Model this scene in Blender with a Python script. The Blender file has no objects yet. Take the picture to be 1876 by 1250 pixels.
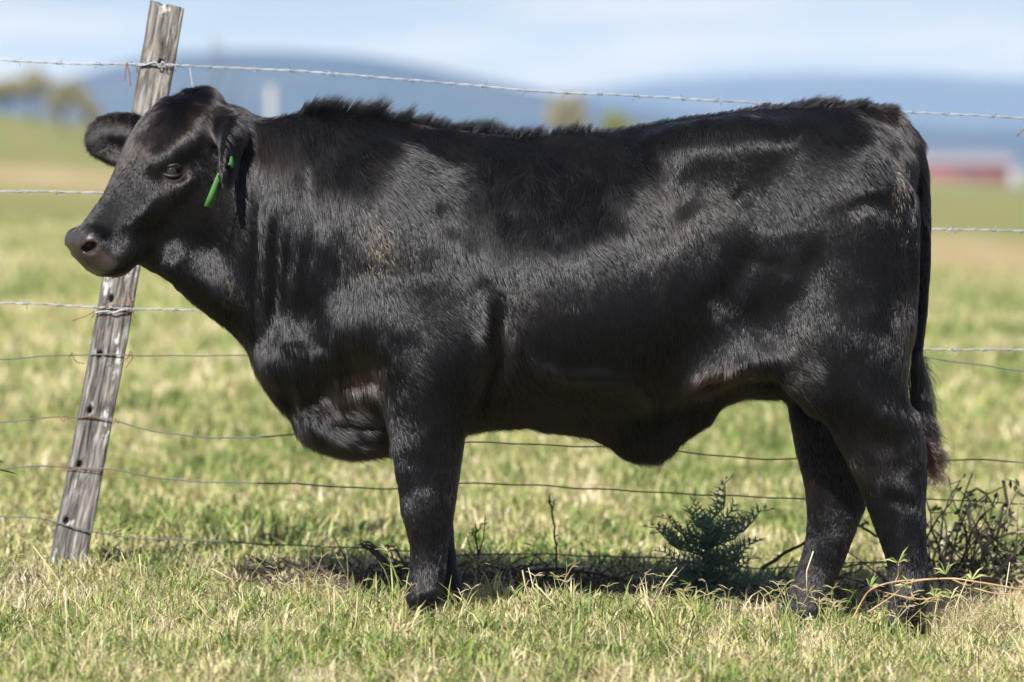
import bpy, math, random
import numpy as np
from mathutils import Vector, Matrix

# ------------------------------------------------------------------ camera, sky, sun, exposure
scene = bpy.context.scene
COL = scene.collection
R = math.radians
CAM_Y, CAM_Z, FPX = -13.4, 1.18, 10422.0          # camera 13.4 m from the animal, 1.18 m up, 200 mm lens
PITCH = math.atan((625.0 - 235.0) / FPX)
cam_data = bpy.data.cameras.new('camera')
cam = bpy.data.objects.new('camera', cam_data)
COL.objects.link(cam)
cam.location = (0, CAM_Y, CAM_Z)
cam.rotation_euler = (R(90) - PITCH, 0, 0)
cam_data.sensor_width = 36.0
cam_data.lens = 36.0 * FPX / 1876.0
cam_data.clip_end = 20000
cam_data.clip_start = 0.5
cam_data.dof.use_dof = True
cam_data.dof.focus_distance = 13.25
cam_data.dof.aperture_fstop = 3.8
scene.camera = cam

SUN_EL, SUN_AZ = R(37), R(17)                       # sun behind the camera, a little to its left
to_sun = Vector((-math.sin(SUN_AZ) * math.cos(SUN_EL), -math.cos(SUN_AZ) * math.cos(SUN_EL), math.sin(SUN_EL)))
world = bpy.data.worlds.new('World')
scene.world = world
world.use_nodes = True
wn, wl = world.node_tree.nodes, world.node_tree.links
wn.clear()
w_out = wn.new('ShaderNodeOutputWorld')
w_bg = wn.new('ShaderNodeBackground')
w_sky = wn.new('ShaderNodeTexSky')
w_sky.sky_type = 'NISHITA'
w_sky.sun_disc = False
w_sky.sun_elevation = SUN_EL
w_sky.sun_rotation = math.atan2(to_sun.x, to_sun.y)
w_sky.altitude = 50
w_sky.air_density = 1.0
w_sky.dust_density = 0.3
w_sky.ozone_density = 2.0
w_bg.inputs['Strength'].default_value = 0.052
# thin broken cloud over the whole sky
w_tc = wn.new('ShaderNodeTexCoord')
w_map = wn.new('ShaderNodeMapping')
w_map.inputs['Scale'].default_value = (13, 13, 95)
w_ns = wn.new('ShaderNodeTexNoise')
w_ns.inputs['Scale'].default_value = 1.0
w_ns.inputs['Detail'].default_value = 5.0
w_ns.inputs['Roughness'].default_value = 0.55
w_rmp = wn.new('ShaderNodeMapRange')
w_rmp.inputs['From Min'].default_value = 0.43
w_rmp.inputs['From Max'].default_value = 0.60
w_rmp.inputs['To Min'].default_value = 0.0
w_rmp.inputs['To Max'].default_value = 0.92
w_tint = wn.new('ShaderNodeMixRGB')
w_tint.blend_type = 'MULTIPLY'
w_tint.inputs['Fac'].default_value = 1.0
w_tint.inputs['Color2'].default_value = (0.45, 0.60, 0.95, 1)
w_mix = wn.new('ShaderNodeMixRGB')
w_mix.inputs['Color2'].default_value = (6.7, 7.2, 8.2, 1)
wl.new(w_tc.outputs['Generated'], w_map.inputs['Vector'])
wl.new(w_map.outputs['Vector'], w_ns.inputs['Vector'])
wl.new(w_ns.outputs['Fac'], w_rmp.inputs['Value'])
wl.new(w_rmp.outputs['Result'], w_mix.inputs['Fac'])
wl.new(w_sky.outputs['Color'], w_tint.inputs['Color1'])
wl.new(w_tint.outputs['Color'], w_mix.inputs['Color1'])
wl.new(w_mix.outputs['Color'], w_bg.inputs['Color'])
wl.new(w_bg.outputs['Background'], w_out.inputs['Surface'])

sun_data = bpy.data.lights.new('sun', 'SUN')
sun_data.energy = 5.0
sun_data.angle = R(0.53)
sun_data.color = (1.0, 0.993, 0.985)
sun = bpy.data.objects.new('sun', sun_data)
COL.objects.link(sun)
sun.rotation_euler = to_sun.to_track_quat('Z', 'Y').to_euler()
sun.location = (-8, -26, 22)

scene.view_settings.view_transform = 'Standard'
scene.view_settings.look = 'None'
scene.view_settings.exposure = 0.98
scene.view_settings.gamma = 1.0
scene.view_settings.use_curve_mapping = False
scene.cycles.max_bounces = 8
scene.cycles.transparent_max_bounces = 12

# ------------------------------------------------------------------ helpers
_cp, _sp = math.cos(PITCH), math.sin(PITCH)
def W(u, v, y=0.0):
    """the point at depth y (metres behind the animal's mid-line) on the sight line of photo pixel (u, v)"""
    a, b = (np.asarray(u, float) - 938.0) / FPX, -(np.asarray(v, float) - 625.0) / FPX
    dy, dz = _cp + b * _sp, -_sp + b * _cp
    t = (np.asarray(y, float) - CAM_Y) / dy
    return np.stack(np.broadcast_arrays(a * t, np.asarray(y, float), CAM_Z + dz * t), -1)

def ground_z(x, y):
    """the paddock: one gently tilted sheet with soft swells, a low mound along the fence and a bank far left"""
    x = np.asarray(x, float); y = np.asarray(y, float)
    near = np.clip(1 - (y - 3) / 20, 0, 1)
    left = np.where(x < 0, 0.010 + 0.040 * np.clip((y - 6) / 60, 0, 1), 0.05)
    z = 0.028 - left * 400 * np.tanh(x / 400)
    z = z + 0.022 * np.exp(-((y - 0.95) / 0.35) ** 2)
    z = z - 0.030 * np.exp(-((x - 0.64) / 0.22) ** 2 - ((y - 0.12) / 0.22) ** 2) - 0.016 * np.exp(-((x + 0.20) / 0.18) ** 2 - ((y + 0.13) / 0.16) ** 2)   # trodden hollows
    z = z + 0.010 * np.sin(1.7 * x + 0.6) * np.cos(1.3 * y) * near
    z = z + (1 - near) * 0.10 * np.sin(x * 0.21 + 1) * np.sin(y * 0.10)
    z = z - 0.02 * np.clip(-0.6 - y, 0, 3) - 0.0035 * np.clip(y - 25, 0, 4000)
    z = z + 1.6 * np.exp(-((x + 27) / 13) ** 2 - ((y - 240) / 60) ** 2)
    return z

def tag(o, label=None, cat=None, group=None, kind=None):
    if label: o['label'] = label
    if cat: o['category'] = cat
    if group: o['group'] = group
    if kind: o['kind'] = kind
    return o
def empty(name, loc=(0, 0, 0)):
    o = bpy.data.objects.new(name, None)
    o.location = loc
    o.empty_display_size = 0.1
    COL.objects.link(o)
    return o
def mesh_np(name, verts, faces, mat=None, parent=None, smooth=True, origin=None, loop_tot=None):
    """faces: (n,3) or (n,4) array, or flat loops with loop_tot counts"""
    verts = np.asarray(verts, np.float32)
    if origin is not None:
        verts = verts - np.asarray(origin, np.float32)
    me = bpy.data.meshes.new(name)
    if loop_tot is None:
        faces = np.asarray(faces, np.int32)
        k = faces.shape[1]
        loop_tot = np.full(len(faces), k, np.int32)
        flat = faces.ravel()
    else:
        flat = np.asarray(faces, np.int32)
    me.vertices.add(len(verts)); me.vertices.foreach_set('co', verts.ravel())
    me.loops.add(len(flat)); me.loops.foreach_set('vertex_index', flat)
    me.polygons.add(len(loop_tot))
    st = np.zeros(len(loop_tot), np.int32); st[1:] = np.cumsum(loop_tot)[:-1]
    me.polygons.foreach_set('loop_start', st)
    me.polygons.foreach_set('loop_total', np.asarray(loop_tot, np.int32))
    me.update(calc_edges=True)
    me.validate()
    if smooth: me.polygons.foreach_set('use_smooth', np.ones(len(me.polygons), bool))
    if mat: me.materials.append(mat)
    o = bpy.data.objects.new(name, me)
    COL.objects.link(o)
    if origin is not None: o.location = origin
    if parent is not None:
        o.parent = parent
        if origin is not None:
            po, p = Vector((0, 0, 0)), parent
            while p is not None: po += p.location; p = p.parent
            o.location = Vector(origin) - po
    return o
def attr(o, name, typ, dom, data):
    a = o.data.attributes.new(name, typ, dom)
    a.data.foreach_set({'FLOAT': 'value', 'FLOAT_COLOR': 'color', 'FLOAT_VECTOR': 'vector'}[typ], np.asarray(data, np.float32).ravel())

class NT:
    """small wrapper for building a node material"""
    def __init__(s, name):
        s.m = bpy.data.materials.new(name); s.m.use_nodes = True
        s.n, s.l = s.m.node_tree.nodes, s.m.node_tree.links
        s.n.clear()
        s.out = s.n.new('ShaderNodeOutputMaterial')
    def node(s, typ, **kw):
        nd = s.n.new(typ)
        for k, v in kw.items():
            if k.startswith('i_'):
                nd.inputs[k[2:].replace('_', ' ')].default_value = v
            else: setattr(nd, k, v)
        return nd
    def link(s, a, b): s.l.new(a, b)
    def bsdf(s, rough=0.7, spec=0.3, col=None):
        b = s.n.new('ShaderNodeBsdfPrincipled')
        b.inputs['Roughness'].default_value = rough
        b.inputs['Specular IOR Level'].default_value = spec
        if col: b.inputs['Base Color'].default_value = (*col, 1)
        s.l.new(b.outputs[0], s.out.inputs['Surface'])
        return b
    def ramp(s, fac, stops):
        r = s.n.new('ShaderNodeValToRGB')
        el = r.color_ramp.elements
        while len(el) > 1: el.remove(el[-1])
        el[0].position, el[0].color = stops[0][0], (*stops[0][1], 1)
        for p, c in stops[1:]:
            e = el.new(p); e.color = (*c, 1)
        s.l.new(fac, r.inputs['Fac'])
        return r
def flat_mat(name, col, rough=0.7, spec=0.3, noise=0.25, scale=40):
    t = NT(name); b = t.bsdf(rough, spec)
    tc = t.node('ShaderNodeTexCoord')
    ns = t.node('ShaderNodeTexNoise', i_Scale=scale, i_Detail=4.0)
    t.link(tc.outputs['Object'], ns.inputs['Vector'])
    lo = tuple(c * (1 - noise) for c in col); hi = tuple(min(1, c * (1 + noise)) for c in col)
    r = t.ramp(ns.outputs['Fac'], [(0.3, lo), (0.7, hi)])
    t.link(r.outputs['Color'], b.inputs['Base Color'])
    return t.m

def pchip(xs, ys, q):
    """monotone cubic interpolation"""
    xs = np.asarray(xs, float); ys = np.asarray(ys, float)
    h = np.diff(xs); d = np.diff(ys) / h
    m = np.zeros(len(xs))
    m[0], m[-1] = d[0], d[-1]
    for i in range(1, len(xs) - 1):
        if d[i-1] * d[i] > 0:
            w1, w2 = 2*h[i] + h[i-1], h[i] + 2*h[i-1]
            m[i] = (w1 + w2) / (w1 / d[i-1] + w2 / d[i])
    q = np.clip(q, xs[0], xs[-1])
    i = np.clip(np.searchsorted(xs, q) - 1, 0, len(xs) - 2)
    t = (q - xs[i]) / h[i]
    return ((2*t**3 - 3*t**2 + 1) * ys[i] + (t**3 - 2*t**2 + t) * h[i] * m[i]
            + (-2*t**3 + 3*t**2) * ys[i+1] + (t**3 - t**2) * h[i] * m[i+1])

def tube(path, rad, sides=6, cap=True):
    """verts, faces(list of quads+caps as triangles) of a tube along a polyline"""
    path = np.asarray(path, float); n = len(path)
    rad = np.broadcast_to(np.asarray(rad, float), (n,))
    tan = np.gradient(path, axis=0); tan /= np.linalg.norm(tan, axis=1)[:, None] + 1e-9
    ref = np.array([0.0, 0, 1]) if abs(tan[0, 2]) < 0.9 else np.array([1.0, 0, 0])
    V = []
    for i in range(n):
        a = np.cross(tan[i], ref); na = np.linalg.norm(a)
        if na < 1e-4: a = np.cross(tan[i], [0.3, 1, 0.1]); na = np.linalg.norm(a)
        a /= na; b = np.cross(a, tan[i]); ref = b
        for k in range(sides):
            th = 2 * math.pi * k / sides
            V.append(path[i] + rad[i] * (math.cos(th) * a + math.sin(th) * b))
    F = []
    for i in range(n - 1):
        for k in range(sides):
            k2 = (k + 1) % sides
            F.append((i*sides + k, i*sides + k2, (i+1)*sides + k2, (i+1)*sides + k))
    if cap:
        V.append(path[0]); V.append(path[-1])
        c0, c1 = n*sides, n*sides + 1
        for k in range(sides):
            k2 = (k + 1) % sides
            F.append((k2, k, c0, c0)); F.append(((n-1)*sides + k, (n-1)*sides + k2, c1, c1))
    return np.array(V), F
class MB:
    """collects shapes into one mesh"""
    def __init__(s): s.V, s.F, s.n = [], [], 0
    def add(s, V, F):
        s.V.append(np.asarray(V, float))
        for f in F:
            g = []
            for i in f:
                if i + s.n not in g: g.append(i + s.n)
            s.F.append(g)
        s.n += len(V)
    def tube(s, *a, **k): s.add(*tube(*a, **k))
    def build(s, name, mat, parent=None, smooth=True, origin=None):
        flat = [i for f in s.F for i in f]; tot = [len(f) for f in s.F]
        return mesh_np(name, np.concatenate(s.V), flat, mat, parent, smooth, origin, loop_tot=np.array(tot, np.int32))

# ------------------------------------------------------------------ the animal: one continuous body grown from a distance field
def smin(a, b, k):
    h = np.clip(0.5 + 0.5 * (b - a) / k, 0, 1)
    return b + (a - b) * h - k * h * (1 - h)
def smax(a, b, k): return -smin(-a, -b, k)

class Loft:
    """a tapering form: sections across an axis, each a super-ellipse with its own centre and radii"""
    def __init__(s, t, frame, pc, pu, pl, qc, qr, nu=2.0, nl=2.0):
        s.t = np.asarray(t, float)
        s.fr = frame                                # (origin, axis, p, q)
        o = np.argsort(s.t)
        s.t = s.t[o]
        B = lambda a: np.broadcast_to(np.asarray(a, float), s.t.shape)[o]
        s.tab = [B(pc), B(pu), B(pl), B(qc), B(qr), B(nu), B(nl)]
        s.T = np.linspace(s.t[0], s.t[-1], 400)
        s.I = [pchip(s.t, a, s.T) for a in s.tab]
    def g(s, a, p, q):
        i = (np.clip(a, s.t[0], s.t[-1]) - s.t[0]) / (s.t[-1] - s.t[0]) * 399
        i0 = np.minimum(i.astype(np.int32), 398); f = i - i0
        pc, pu, pl, qc, qr, nu, nl = [x[i0] * (1 - f) + x[i0 + 1] * f for x in s.I]
        dp = p - pc
        up = dp > 0
        n = np.where(up, nu, nl)
        e = (np.abs(dp) / np.where(up, pu, pl) + 1e-6) ** n + (np.abs(q - qc) / qr + 1e-6) ** n
        return e ** (1 / n) - 1
    def __call__(s, P):
        O, A, Pv, Q = s.fr
        D = P - O
        a, p, q = D @ A, D @ Pv, D @ Q
        e = 0.003
        g0 = s.g(a, p, q)
        ga = (s.g(a + e, p, q) - g0) / e
        gp = (s.g(a, p + e, q) - g0) / e
        gq = (s.g(a, p, q + e) - g0) / e
        d = g0 / np.sqrt(ga**2 + gp**2 + gq**2 + 1e-4)
        out = np.maximum(s.t[0] - a, a - s.t[-1])
        return smax(d, out, 0.02)
    def bbox(s):
        O, A, Pv, Q = s.fr
        pts = []
        for t, pc, pu, pl, qc, qr in zip(s.t, *s.tab[:5]):
            for p in (pc + pu, pc - pl):
                for q in (qc - qr, qc + qr):
                    pts.append(O + A * t + Pv * p + Q * q)
        pts = np.array(pts)
        return pts.min(0), pts.max(0)
class Ell:
    def __init__(s, c, r, axes=None):
        s.c = np.asarray(c, float); s.r = np.asarray(r, float)
        s.A = np.eye(3) if axes is None else np.asarray(axes, float)
    def __call__(s, P):
        q = (P - s.c) @ s.A.T
        k0 = np.linalg.norm(q / s.r, axis=1); k1 = np.linalg.norm(q / s.r**2, axis=1)
        return k0 * (k0 - 1) / (k1 + 1e-6)
    def bbox(s):
        e = (np.abs(s.A).T * s.r).max(1) * 1.75
        return s.c - e, s.c + e
class Cap:
    """chain of tapered capsules"""
    def __init__(s, pts, rad): s.p = np.asarray(pts, float); s.r = np.asarray(rad, float)
    def __call__(s, P):
        d = np.full(len(P), 9.0)
        for a, b, ra, rb in zip(s.p[:-1], s.p[1:], s.r[:-1], s.r[1:]):
            ab = b - a
            t = np.clip(((P - a) @ ab) / (ab @ ab), 0, 1)
            d = np.minimum(d, np.linalg.norm(P - a - t[:, None] * ab, axis=1) - (ra + (rb - ra) * t))
        return d
    def bbox(s): return (s.p - s.r[:, None]).min(0), (s.p + s.r[:, None]).max(0)

EX, EY, EZ = np.eye(3)
ORG = np.zeros(3)
def xloft(rows, n_up=2.2, n_lo=2.0):
    """sections at photo columns: (u, top v, bottom v, widest v, half width)"""
    rows = np.array(rows, float)
    nu = rows[:, 5] if rows.shape[1] > 5 else n_up
    nl = rows[:, 6] if rows.shape[1] > 6 else n_lo
    X = W(rows[:, 0], 500)[:, 0]
    zt, zb, zc = W(938, rows[:, 1])[:, 2], W(938, rows[:, 2])[:, 2], W(938, rows[:, 3])[:, 2]
    return Loft(X, (ORG, EX, EZ, EY), zc, zt - zc, zc - zb, 0.0, rows[:, 4], nu, nl)
def zloft(rows, n=2.0):
    """a leg: (v, left u, right u, depth centre, depth half width)"""
    rows = np.array(rows, float)
    Z = W(938, rows[:, 0], rows[:, 3])[:, 2]
    xl, xr = W(rows[:, 1], rows[:, 0], rows[:, 3])[:, 0], W(rows[:, 2], rows[:, 0], rows[:, 3])[:, 0]
    c, r = (xl + xr) / 2, (xr - xl) / 2
    return Loft(Z, (ORG, EZ, EX, EY), c, r, r, rows[:, 3], rows[:, 4], n, n)

prims = []                                           # (op, shape, blend)
def add(s, k=0.03): prims.append(('+', s, k))
def sub(s, k=0.02): prims.append(('-', s, k))

def field(P):
    d = np.full(len(P), 0.2)
    for op, s, k in prims:
        lo, hi = s.bbox()
        m = k + 0.03
        idx = np.nonzero(np.all((P > lo - m) & (P < hi + m), axis=1))[0]
        if not len(idx): continue
        e = s(P[idx])
        d[idx] = smin(d[idx], e, k) if op == '+' else smax(d[idx], -e, k)
    return d

# barrel of the body
add(xloft([
    (515, 236, 590, 420, .085, 1.9, 1.9), (560, 215, 640, 430, .125, 1.8, 1.9), (600, 214, 700, 450, .155, 1.7, 1.9),
    (700, 222, 775, 490, .205, 1.7, 2.0), (800, 234, 800, 510, .232, 1.8, 2.0), (900, 246, 786, 525, .252, 1.9, 2.1),
    (1000, 252, 778, 540, .268, 2.0, 2.1), (1100, 242, 772, 540, .272, 2.0, 2.0), (1200, 226, 762, 520, .262, 2.0, 2.0),
    (1300, 211, 745, 480, .245, 2.0, 2.0), (1400, 200, 722, 440, .232, 2.1, 2.0), (1500, 196, 700, 420, .222, 2.1, 2.0),
    (1580, 203, 660, 400, .20, 2.0, 2.0), (1630, 225, 640, 400, .165, 2.0, 2.0), (1662, 270, 600, 410, .115, 2.0, 2.0),
    (1680, 330, 520, 420, .05, 2.0, 2.0)]), 0.03)
# neck, dewlap and brisket
add(xloft([
    (320, 300, 440, 370, .02, 2.0, 2.0), (365, 240, 530, 370, .05, 2.0, 1.8), (410, 214, 572, 375, .085, 2.0, 1.7), (440, 214, 612, 380, .10, 2.0, 1.6),
    (480, 219, 690, 390, .115, 1.9, 1.5), (520, 219, 752, 400, .13, 1.8, 1.5), (560, 217, 795, 430, .142, 1.8, 1.6),
    (620, 222, 826, 470, .155, 1.8, 1.7), (680, 232, 832, 520, .16, 1.8, 1.8), (740, 240, 826, 540, .14, 1.8, 1.9),
    (800, 300, 800, 560, .08, 2.0, 2.0)]), 0.05)
# shoulder blade, point of shoulder, upper arm
for s in (-1, 1):
    add(Ell(W(735, 430, s * .125), (.125, .078, .21), [(.95, 0, .3), (0, 1, 0), (-.3, 0, .95)]), 0.07)
    add(Ell(W(700, 590, s * .15), (.12, .075, .09)), 0.06)
    add(Ell(W(575, 655, s * .075), (.10, .04, .06)), 0.09)
    add(Ell(W(820, 640, s * .165), (.085, .07, .11)), 0.05)
    # brisket lobe
    add(Ell(W(640, 775, s * .040), (.10, .05, .052)), 0.06)
    # hip, thigh, pin bone, ribs
    add(Ell(W(1330, 270, s * .15), (.14, .06, .06)), 0.09)
    add(Ell(W(1545, 420, s * .15), (.155, .09, .19)), 0.07)
    add(Ell(W(1632, 305, s * .07), (.05, .045, .06)), 0.04)
    add(Ell(W(1040, 560, s * .17), (.22, .105, .18)), 0.08)
    # flank fold running down to the stifle
    add(Cap([W(1290, 690, s * .17), W(1370, 655, s * .19), W(1440, 660, s * .19), W(1500, 720, s * .18)], [.03, .035, .045, .05]), 0.09)
# navel flap and belly
add(Loft(W(np.array([990, 1050, 1100, 1140, 1175, 1205, 1230, 1260, 1310]), 700)[:, 0], (ORG, EX, EZ, EY),
         W(938, np.array([740, 740, 740, 740, 740, 740, 740, 740, 735]))[:, 2], .05,
         (np.array([782, 795, 810, 836, 847, 847, 832, 803, 770]) - np.array([740, 740, 740, 740, 740, 740, 740, 740, 735])) / 778.0,
         0.0, [.06, .07, .07, .062, .055, .05, .05, .05, .05], 2.0, 1.8), 0.045)
add(Ell(W(1425, 705, 0), (.06, .08, .03)), 0.03)      # udder
for y in (-.035, .03): add(Cap([W(1430, 700, y), W(1437, 728, y)], [.012, .009]), 0.012)
# near hind leg
NH = [(430, 1345, 1668, -.12, .10), (520, 1365, 1672, -.135, .11), (600, 1398, 1672, -.145, .112), (650, 1425, 1667, -.15, .108),
      (700, 1460, 1662, -.155, .098), (740, 1490, 1668, -.155, .088), (775, 1512, 1686, -.155, .076), (815, 1535, 1695, -.155, .066),
      (855, 1556, 1697, -.155, .058), (885, 1571, 1697, -.155, .054), (920, 1585, 1695, -.155, .049), (960, 1600, 1696, -.155, .043),
      (1000, 1615, 1697, -.155, .039), (1040, 1627, 1699, -.155, .037), (1075, 1630, 1700, -.155, .042), (1105, 1628, 1697, -.155, .045),
      (1130, 1622, 1692, -.155, .042), (1175, 1606, 1694, -.155, .05)]
add(zloft(NH), 0.045)
FH = [(600, 1420, 1650, .14, .10), (680, 1434, 1645, .145, .10), (740, 1443, 1642, .145, .09), (790, 1452, 1637, .145, .08),
      (840, 1462, 1622, .145, .068), (880, 1472, 1604, .145, .058), (920, 1478, 1588, .145, .051), (960, 1479, 1572, .145, .044),
      (1000, 1474, 1557, .145, .040), (1040, 1462, 1541, .145, .037), (1075, 1448, 1523, .145, .041), (1105, 1437, 1515, .145, .044),
      (1130, 1424, 1508, .145, .043), (1168, 1402, 1503, .145, .05)]
add(zloft(FH), 0.04)
NF = [(520, 655, 890, -.13, .085), (600, 668, 888, -.145, .09), (670, 686, 880, -.15, .09), (730, 702, 866, -.15, .08),
      (780, 713, 853, -.15, .069), (820, 719, 846, -.15, .061), (860, 724, 841, -.15, .054), (900, 731, 836, -.15, .05),
      (935, 735, 831, -.15, .048), (965, 743, 826, -.15, .043), (1000, 751, 821, -.15, .036), (1035, 752, 817, -.15, .034),
      (1065, 748, 813, -.15, .039), (1090, 746, 809, -.15, .042), (1115, 749, 803, -.15, .038), (1160, 744, 812, -.15, .048)]
add(zloft(NF), 0.045)
FF = [(560, 690, 880, .14, .085), (700, 720, 870, .15, .08), (800, 742, 852, .15, .062), (880, 752, 840, .15, .05),
      (935, 760, 832, .15, .047), (965, 768, 830, .15, .041), (1000, 772, 832, .15, .035), (1035, 776, 836, .15, .034),
      (1065, 778, 842, .15, .039), (1085, 780, 846, .15, .04), (1150, 778, 850, .15, .047)]
add(zloft(FF), 0.045)
# tail
add(Cap([W(1585, 222, 0), W(1630, 232, 0), W(1664, 268, 0), W(1680, 320, 0), W(1687, 400, -.005), W(1689, 480, -.01), W(1687, 560, -.01),
         W(1681, 630, -.01), W(1680, 700, -.01), W(1690, 780, -.01)],
        np.array([30, 31, 28, 22, 19, 16.5, 13.5, 11, 8, 5]) / 778.0), 0.02)

# head, in its own frame: A runs from poll to muzzle, N is up out of the forehead, S points to the camera's side
H0 = W(352, 166, 0.0)
HA = np.array((-.643, -.341, -.686)); HA /= np.linalg.norm(HA)
HN = EZ - (EZ @ HA) * HA; HN /= np.linalg.norm(HN)
HS = np.array((.469, -.884, 0)); HS -= (HS @ HA) * HA; HS -= (HS @ HN) * HN; HS /= np.linalg.norm(HS)
def Hp(a, n, s): return H0 + a * HA + n * HN + s * HS
HAX = np.stack([HA, HN, HS])
rows = np.array([  # along, top, bottom, widest, half width, n up, n low
    (-.055, -.105, -.19, -.14, .045, 2.0, 2.0), (-.025, -.068, -.235, -.11, .074, 2.0, 2.0), (.015, -.012, -.275, -.09, .094, 2.1, 2.0),
    (.06, .028, -.298, -.085, .102, 2.3, 1.9), (.115, .034, -.300, -.085, .105, 2.5, 1.9), (.17, .026, -.290, -.09, .102, 2.4, 1.9),
    (.23, .008, -.268, -.10, .09, 2.2, 1.9), (.29, -.012, -.24, -.105, .076, 2.1, 2.0), (.345, -.026, -.212, -.11, .066, 2.1, 2.0),
    (.41, -.036, -.176, -.11, .064, 2.3, 2.1), (.445, -.036, -.164, -.105, .067, 2.6, 2.4), (.468, -.042, -.155, -.10, .058, 2.4, 2.2),
    (.482, -.06, -.13, -.095, .036, 2.2, 2.2)])
add(Loft(rows[:, 0], (H0, HA, HN, HS), rows[:, 3], rows[:, 1] - rows[:, 3], rows[:, 3] - rows[:, 2], 0.0, rows[:, 4], rows[:, 5], rows[:, 6]), 0.035)
add(Ell(Hp(.012, -.034, 0), (.042, .034, .05), HAX), 0.04)            # poll
for s in (-1, 1):
    add(Ell(Hp(.165, -.035, s * .088), (.06, .026, .019), HAX), 0.04)   # brow
    add(Ell(Hp(.15, -.195, s * .062), (.12, .095, .042), HAX), 0.05)      # cheek
    add(Ell(Hp(.27, -.098, s * .066), (.075, .024, .02), HAX), 0.045)     # facial crest
    add(Ell(Hp(.44, -.068, s * .05), (.032, .03, .024), HAX), 0.02)      # nostril wing
    add(Ell(Hp(.41, -.14, s * .045), (.05, .035, .028), HAX), 0.03)      # upper lip
    add(Ell(Hp(.205, -.108, s * .094), (.036, .016, .012), HAX), 0.03)    # below the eye
add(Ell(Hp(.405, -.166, 0), (.045, .022, .045), HAX), 0.02)             # chin
# throat
add(Cap([Hp(.33, -.225, 0), W(325, 480, -.06), W(385, 515, -.03), W(455, 560, 0)], [.035, .048, .058, .065]), 0.05)
# nostrils, mouth line, eye sockets
for s in (-1, 1):
    sub(Ell(Hp(.459, -.068, s * .052), (.018, .0135, .024), HAX), 0.006)
    sub(Cap([Hp(.47, -.148, s * .04), Hp(.44, -.156, s * .062), Hp(.40, -.158, s * .073), Hp(.35, -.156, s * .072)], [.005, .006, .006, .003]), 0.006)
# far ear: a cupped leaf facing forward
far_rows = np.array([(266, 214, 318, .095), (245, 208, 312, .10), (222, 206, 306, .105), (200, 209, 298, .11), (180, 216, 288, .115), (165, 229, 278, .118), (155, 246, 264, .12)])
def xleaf(rr, th):
    X = np.array([W(a, 250, d)[0] for a, b, c, d in rr]); zt = np.array([W(a, b, d)[2] for a, b, c, d in rr]); zb = np.array([W(a, c, d)[2] for a, b, c, d in rr])
    return Loft(X, (ORG, EX, EZ, EY), (zt + zb) / 2, (zt - zb) / 2, (zt - zb) / 2, rr[:, 3], th, 2.0, 2.0)
add(xleaf(far_rows, np.array([.03, .026, .021, .018, .015, .012, .008])), 0.018)
sub(Ell(W(202, 268, .052), (.062, .048, .046), [(.95, 0, -.30), (0, 1, 0), (.30, 0, .95)]), 0.008)
# near ear: seen almost edge on, hanging back and towards the camera
e3 = np.array((.95, -.28, .07)); e3 /= np.linalg.norm(e3)
e1 = np.array((-.12, -.60, -.79)); e1 -= (e1 @ e3) * e3; e1 /= np.linalg.norm(e1)
e2 = np.cross(e3, e1)
EARC = W(421, 282, -.165)
NEAR_EAR = np.stack([e1, e2, e3])
add(Ell(EARC, (.098, .052, .012), NEAR_EAR), 0.012)
add(Cap([Hp(.03, -.085, .085), EARC - .05 * e1], [.035, .024]), 0.03)

# eye sockets, sunk where the brow surface lies
E_R = -.728 * HA - .686 * HN; E_U = -.686 * HA + .728 * HN
EYES = []
_q = np.linspace(.05, .15, 300)
for s in (-1, 1):
    d = field(np.array([Hp(.198, -.073, s * q) for q in _q]))
    s0 = _q[np.nonzero(d < 0)[0][-1]]
    EYES.append((s, Hp(.198, -.073, s * (s0 - .0145))))
    sub(Ell(Hp(.198, -.073, s * (s0 + .004)), (.027, .0165, .016), np.stack([E_R, E_U, HS])), 0.007)

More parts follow.
